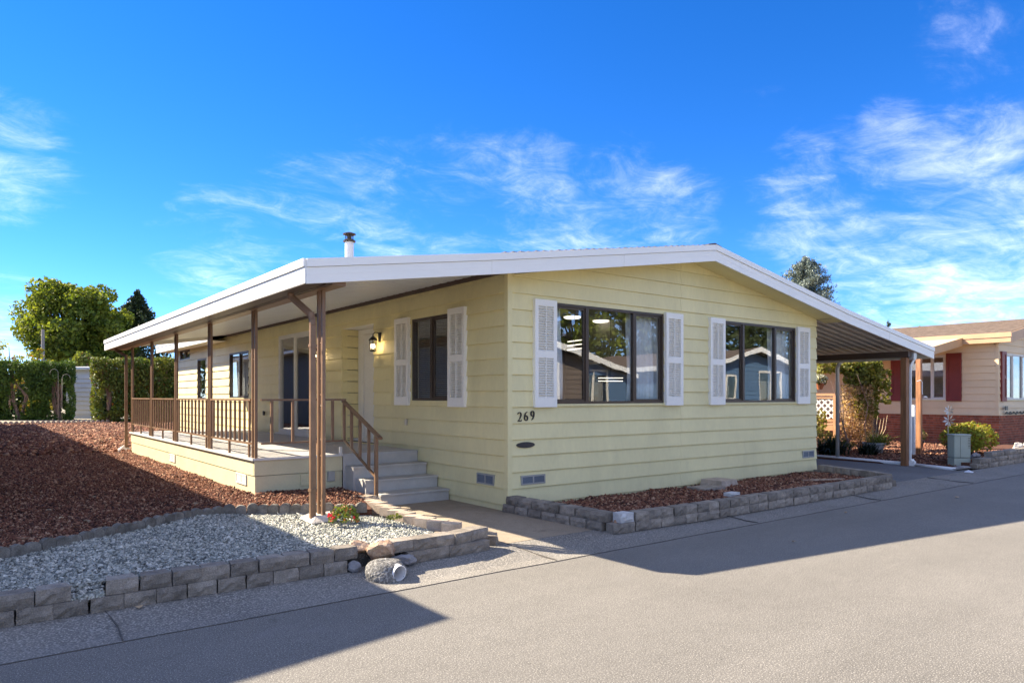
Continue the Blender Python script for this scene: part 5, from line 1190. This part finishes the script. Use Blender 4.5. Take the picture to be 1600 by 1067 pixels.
def tree(name, label, uv, dep, zb, zt_, wid, n, leaf, m, clumps=26, trunk=.25, shape='round', cat='tree', asp=.7, seed=1):
    r2 = np.random.default_rng(seed); c_ = pd(uv, 0, dep); T = thing(name, label, cat, tuple(c_)); H_ = zt_ - zb; P_ = []
    tr = MB().tube([(c_[0], c_[1], 0), (c_[0] + .1, c_[1], zb + H_ * .3), (c_[0], c_[1] + .1, zb + H_ * .75)], [trunk, trunk * .7, trunk * .2], 8); obj('trunk', tr, M_BARK, T)
    limbs = MB()
    for k in range(clumps):
        if shape == 'round':
            d_ = r2.normal(size=3); d_ /= np.linalg.norm(d_); rad = r2.uniform(.45, 1.0) ** .5
            cc = np.array([c_[0], c_[1], zb + H_ * .48]) + d_ * rad * np.array([wid * .40, wid * .40, H_ * .40]); cr_ = wid * r2.uniform(.11, .19)
            q_ = leafball(cc, cr_, cr_, cr_ * .75, n // clumps, .35)
        else:
            f = (k + .5) / clumps; z = zb + H_ * f; rr3 = wid * .5 * ((1 - f) ** .85 if shape == 'cone' else (1 - f ** 3) ** .7) + .05; na = max(5, int(9 * (1 - f) + 3)); q2 = []
            for j_ in range(na):
                a = r2.uniform(0, 6.28); l = rr3 * r2.uniform(.75, 1.12); t = r2.random(max(6, n // clumps // na)); 
                w2 = .16 * l + .05
                q2.append(np.stack([c_[0] + math.cos(a) * l * t, c_[1] + math.sin(a) * l * t, z + H_ / clumps * r2.normal(0, .5, len(t)) - .25 * l * t * (1 - f) + .12 * l * t ** 2], 1) + r2.normal(0, w2 * .35, (len(t), 3)))
            q_ = np.concatenate(q2); cc = q_.mean(0)
        P_.append(q_)
        if shape == 'round':
            s0 = np.array([c_[0], c_[1], zb + H_ * r2.uniform(.05, .4)]); mid = (s0 + cc) / 2 + np.array([0, 0, .06 * H_]); limbs.tube([tuple(s0), tuple(mid), tuple(cc)], [trunk * .35, trunk * .2, trunk * .06], 5)
    if shape == 'round': obj('limbs', limbs, M_BARK, T, kind='stuff')
    leaf_mesh('crown', np.concatenate(P_), leaf, m, T, aspect=asp); return T
tree('maple_tree', 'broad leafy yellow-green tree rising behind the left hedge', 112, 60, 2.0, 12.4, 8.8, 38000, .26, F_MAPLE, clumps=60, trunk=.35, seed=4)
tree('maple_tree', 'lower rounded green tree right of the broad tree, touching the porch roof edge', 165, 62, 2.0, 10.0, 6.4, 16000, .25, F_MAPLE, clumps=34, seed=8)
tree('conifer_tree', 'dark narrow evergreen top beside the broad leafy tree, above the porch roof', 214, 66, .5, 11.0, 11.5, 20000, .24, F_CONIF, clumps=26, shape='cone', seed=5)
tree('slender_shrub', 'sparse upright yellow-green shrub tops above the hedge at the left edge', 14, 40, 1.5, 5.2, 2.6, 1300, .14, F_BUSH, clumps=16, trunk=.06, seed=6)
tree('slender_shrub', 'thin reddish-green shrub top beside the grey pole behind the hedge', 58, 42, 1.5, 4.9, 1.6, 600, .14, F_BUSH, clumps=12, trunk=.05, seed=16)
bush('climbing_shrub', 'bright green climber heaped on the shed roof between the hedges', tuple(pd(127, 2.7, 41)), (1.0, .8, 1.5), 1500, .16, F_HEDGE2, clumps=12)
tree('spruce_tree', 'blue-grey spruce top showing above the white roof slope on the right', 1258, 45, 3.6, 10.1, 4.4, 52000, .17, F_SPRUCE, clumps=34, trunk=.2, shape='blunt', seed=9, asp=.3)
tree('spruce_tree', 'thin evergreen branch tips just above the carport roof edge', 1388, 52, 2, 6.9, 4.0, 900, .2, F_CONIF, clumps=14, trunk=.08, shape='cone', seed=10, asp=.3)
tree('maple_tree', 'small yellow-green treetop peeking over the neighbour roof', 1424, 48, 3, 7.0, 2.2, 500, .16, F_BUSH, clumps=12, trunk=.07, seed=13)
for i, (u, dp, tp, wd_) in enumerate([(330, 48, 5, 9), (480, 60, 7, 10), (700, 62, 6, 10), (-120, 50, 8, 9)]):
    tree('distant_tree', ['green tree hidden behind the porch end of the home', 'green tree behind the middle of the home', 'green tree behind the home ridge', 'leafy tree left of the broad yellow-green one, outside the frame'][i], u, dp, .5, tp, wd_, 6000, .32, F_DGREEN, clumps=24, seed=30 + i)

# ------------------------------------------------------------------ neighbour house on the left (its shadow crosses the yard)
LN = thing('left_neighbor_house', 'tall grey lap-sided house left of the red rock yard, its eave shading the gravel', 'house', (-9, 15, 0))
for a, b in (((-5.68, 3.60), (-9.6, 4.13)), ((-9.6, 4.13), (-13.7, 3.60))):
    obj('roof', MB().prism([a, b, (b[0], b[1] - .10), (a[0], a[1] - .10)], 'y', .63, 34), M_SHINGLE, LN)
    obj('rake_fascia', MB().prism([a, b, (b[0], b[1] - .22), (a[0], a[1] - .22)], 'y', .60, .627), M_WHITE, LN)
obj('eave_fascia', MB().box(-5.68, .63, 3.38, -5.71, 34, 3.495), M_WHITE, LN); obj('soffit', MB().box(-5.72, .63, 3.40, -6.39, 34, 3.42), M_CREAM, LN)
obj('wall', MB().prism([(-6.4, 0), (-12.8, 0), (-12.8, 3.55), (-9.6, 3.98), (-6.4, 3.55)], 'y', 1.2, 33.6), M_NEIGH, LN)
siding(LN, M_NEIGH, 1.35, 33.5, [.3 + .21 * k for k in range(15)], [], lambda s, z, o_: (-6.4 + o_, s, z), joined=True, name='side_plank')

# ------------------------------------------------------------------ houses and trees across the street (seen in the window glass)
def street_house(name, label, x0, x1, y, depth, wall, trim, ridge=3.85, eave=3.0, side_='x'):
    T = thing(name, label, 'house', ((x0 + x1) / 2, y - depth / 2, 0)); xm = (x0 + x1) / 2
    pf_ = lambda s, z, o_: (s, y + o_, z)
    ops = [(x0 + 1.0, x0 + 2.6, 1.3, 2.6), (x1 - 3.4, x1 - 1.2, .9, 2.9)]
    siding(T, wall, x0, x1, [0] + [.1 + .21 * k for k in range(20)], ops, pf_, joined=True, name='front_plank', tops=(lambda x: eave + (ridge - eave) / (xm - x0) * (x - x0), lambda x: ridge - (ridge - eave) / (xm - x0) * (x - xm)))
    core(T, wall, x0, x1, 0, eave, ops, pf_); obj('gable_wall', MB().prism([(x0, eave), (x1, eave), (xm, ridge)], 'y', y - .1, y - .002), wall, T)
    obj('side_wall', MB().box(x0, y - depth, 0, x0 + .1, y - .1, eave).box(x1 - .1, y - depth, 0, x1, y - .1, eave).box(x0, y - depth, 0, x1, y - depth + .1, eave), wall, T)
    for a, b, c, d_ in ops:
        w_ = window(T, (a, b, c, d_), ((a + b) / 2,), pf_, m=M_CREAM, frame=.10, sill=False); 
        obj('pane_backing', MB().box(a, y - .5, c, b, y - .45, d_), M_INT, T)
    for (a, b), (c, d_) in (((x0 - .5, eave - .02), (xm, ridge + .12)), ((xm, ridge + .12), (x1 + .5, eave - .02))):
        obj('roof', MB().prism([(a, b + .02), (c, d_ + .02), (c, d_ + .10), (a, b + .10)], 'y', y - depth - .4, y + .5), M_SHINGLE, T)
        obj('rake_fascia', MB().prism([(a, b - .12), (c, d_ - .12), (c, d_ + .11), (a, b + .11)], 'y', y + .5, y + .54), M_WHITE, T)
    obj('eave_fascia', MB().box(x0 - .54, y - depth, eave - .15, x0 - .5, y + .5, eave + .09).box(x1 + .5, y - depth, eave - .15, x1 + .54, y + .5, eave + .09), M_WHITE, T)
    return T
street_house('street_house', 'taupe house across the street mirrored in the large front window', 7.0, 14.6, -14.2, 14, M_BROWNS, M_CREAM)
street_house('street_house', 'blue house across the street mirrored in the front window nearest the carport', 24.0, 32.0, -15.2, 14, M_BLUE, M_CREAM)
street_house('street_house', 'blue-grey house with long roof across the street between taupe and blue ones', 17.0, 22.2, -19.0, 10, M_BLUE, M_CREAM, eave=2.6, ridge=3.3)
street_house('street_house', 'grey house across the street behind the camera', -12.0, -4.0, -16.0, 12, M_NEIGH, M_CREAM)
for i, (x, y, h, wd_, sh_, m_, lab) in enumerate([(24, -36, 15, 12, 'round', F_MAPLE, 'tall leafy tree behind the taupe house across the street'), (36, -38, 15, 12, 'round', F_MAPLE, 'rounded tree between the two houses across the street'),
        (58, -36, 18, 10, 'cone', F_CONIF, 'tall fir behind the blue house across the street'), (67, -38, 20, 11, 'cone', F_CONIF, 'tallest fir behind the blue house across the street'), (78, -36, 16, 11, 'cone', F_CONIF, 'fir at the far right behind the blue house'), (47, -42, 14, 10, 'round', F_DGREEN, 'dark leafy tree left of the firs across the street'), (12, -40, 11, 10, 'round', F_DGREEN, 'leafy tree behind the camera across the street')]):
    dep_ = (x + 5.433) * .6079 + (y + 7.176) * .794; lat = (x + 5.433) * .794 - (y + 7.176) * .6079
    r3 = 0
    T = tree('street_tree', lab, 800 + 1110.2 * lat / dep_, dep_, 1.0, h, wd_, 9000, .38, m_, clumps=30, shape=sh_, seed=60 + i)
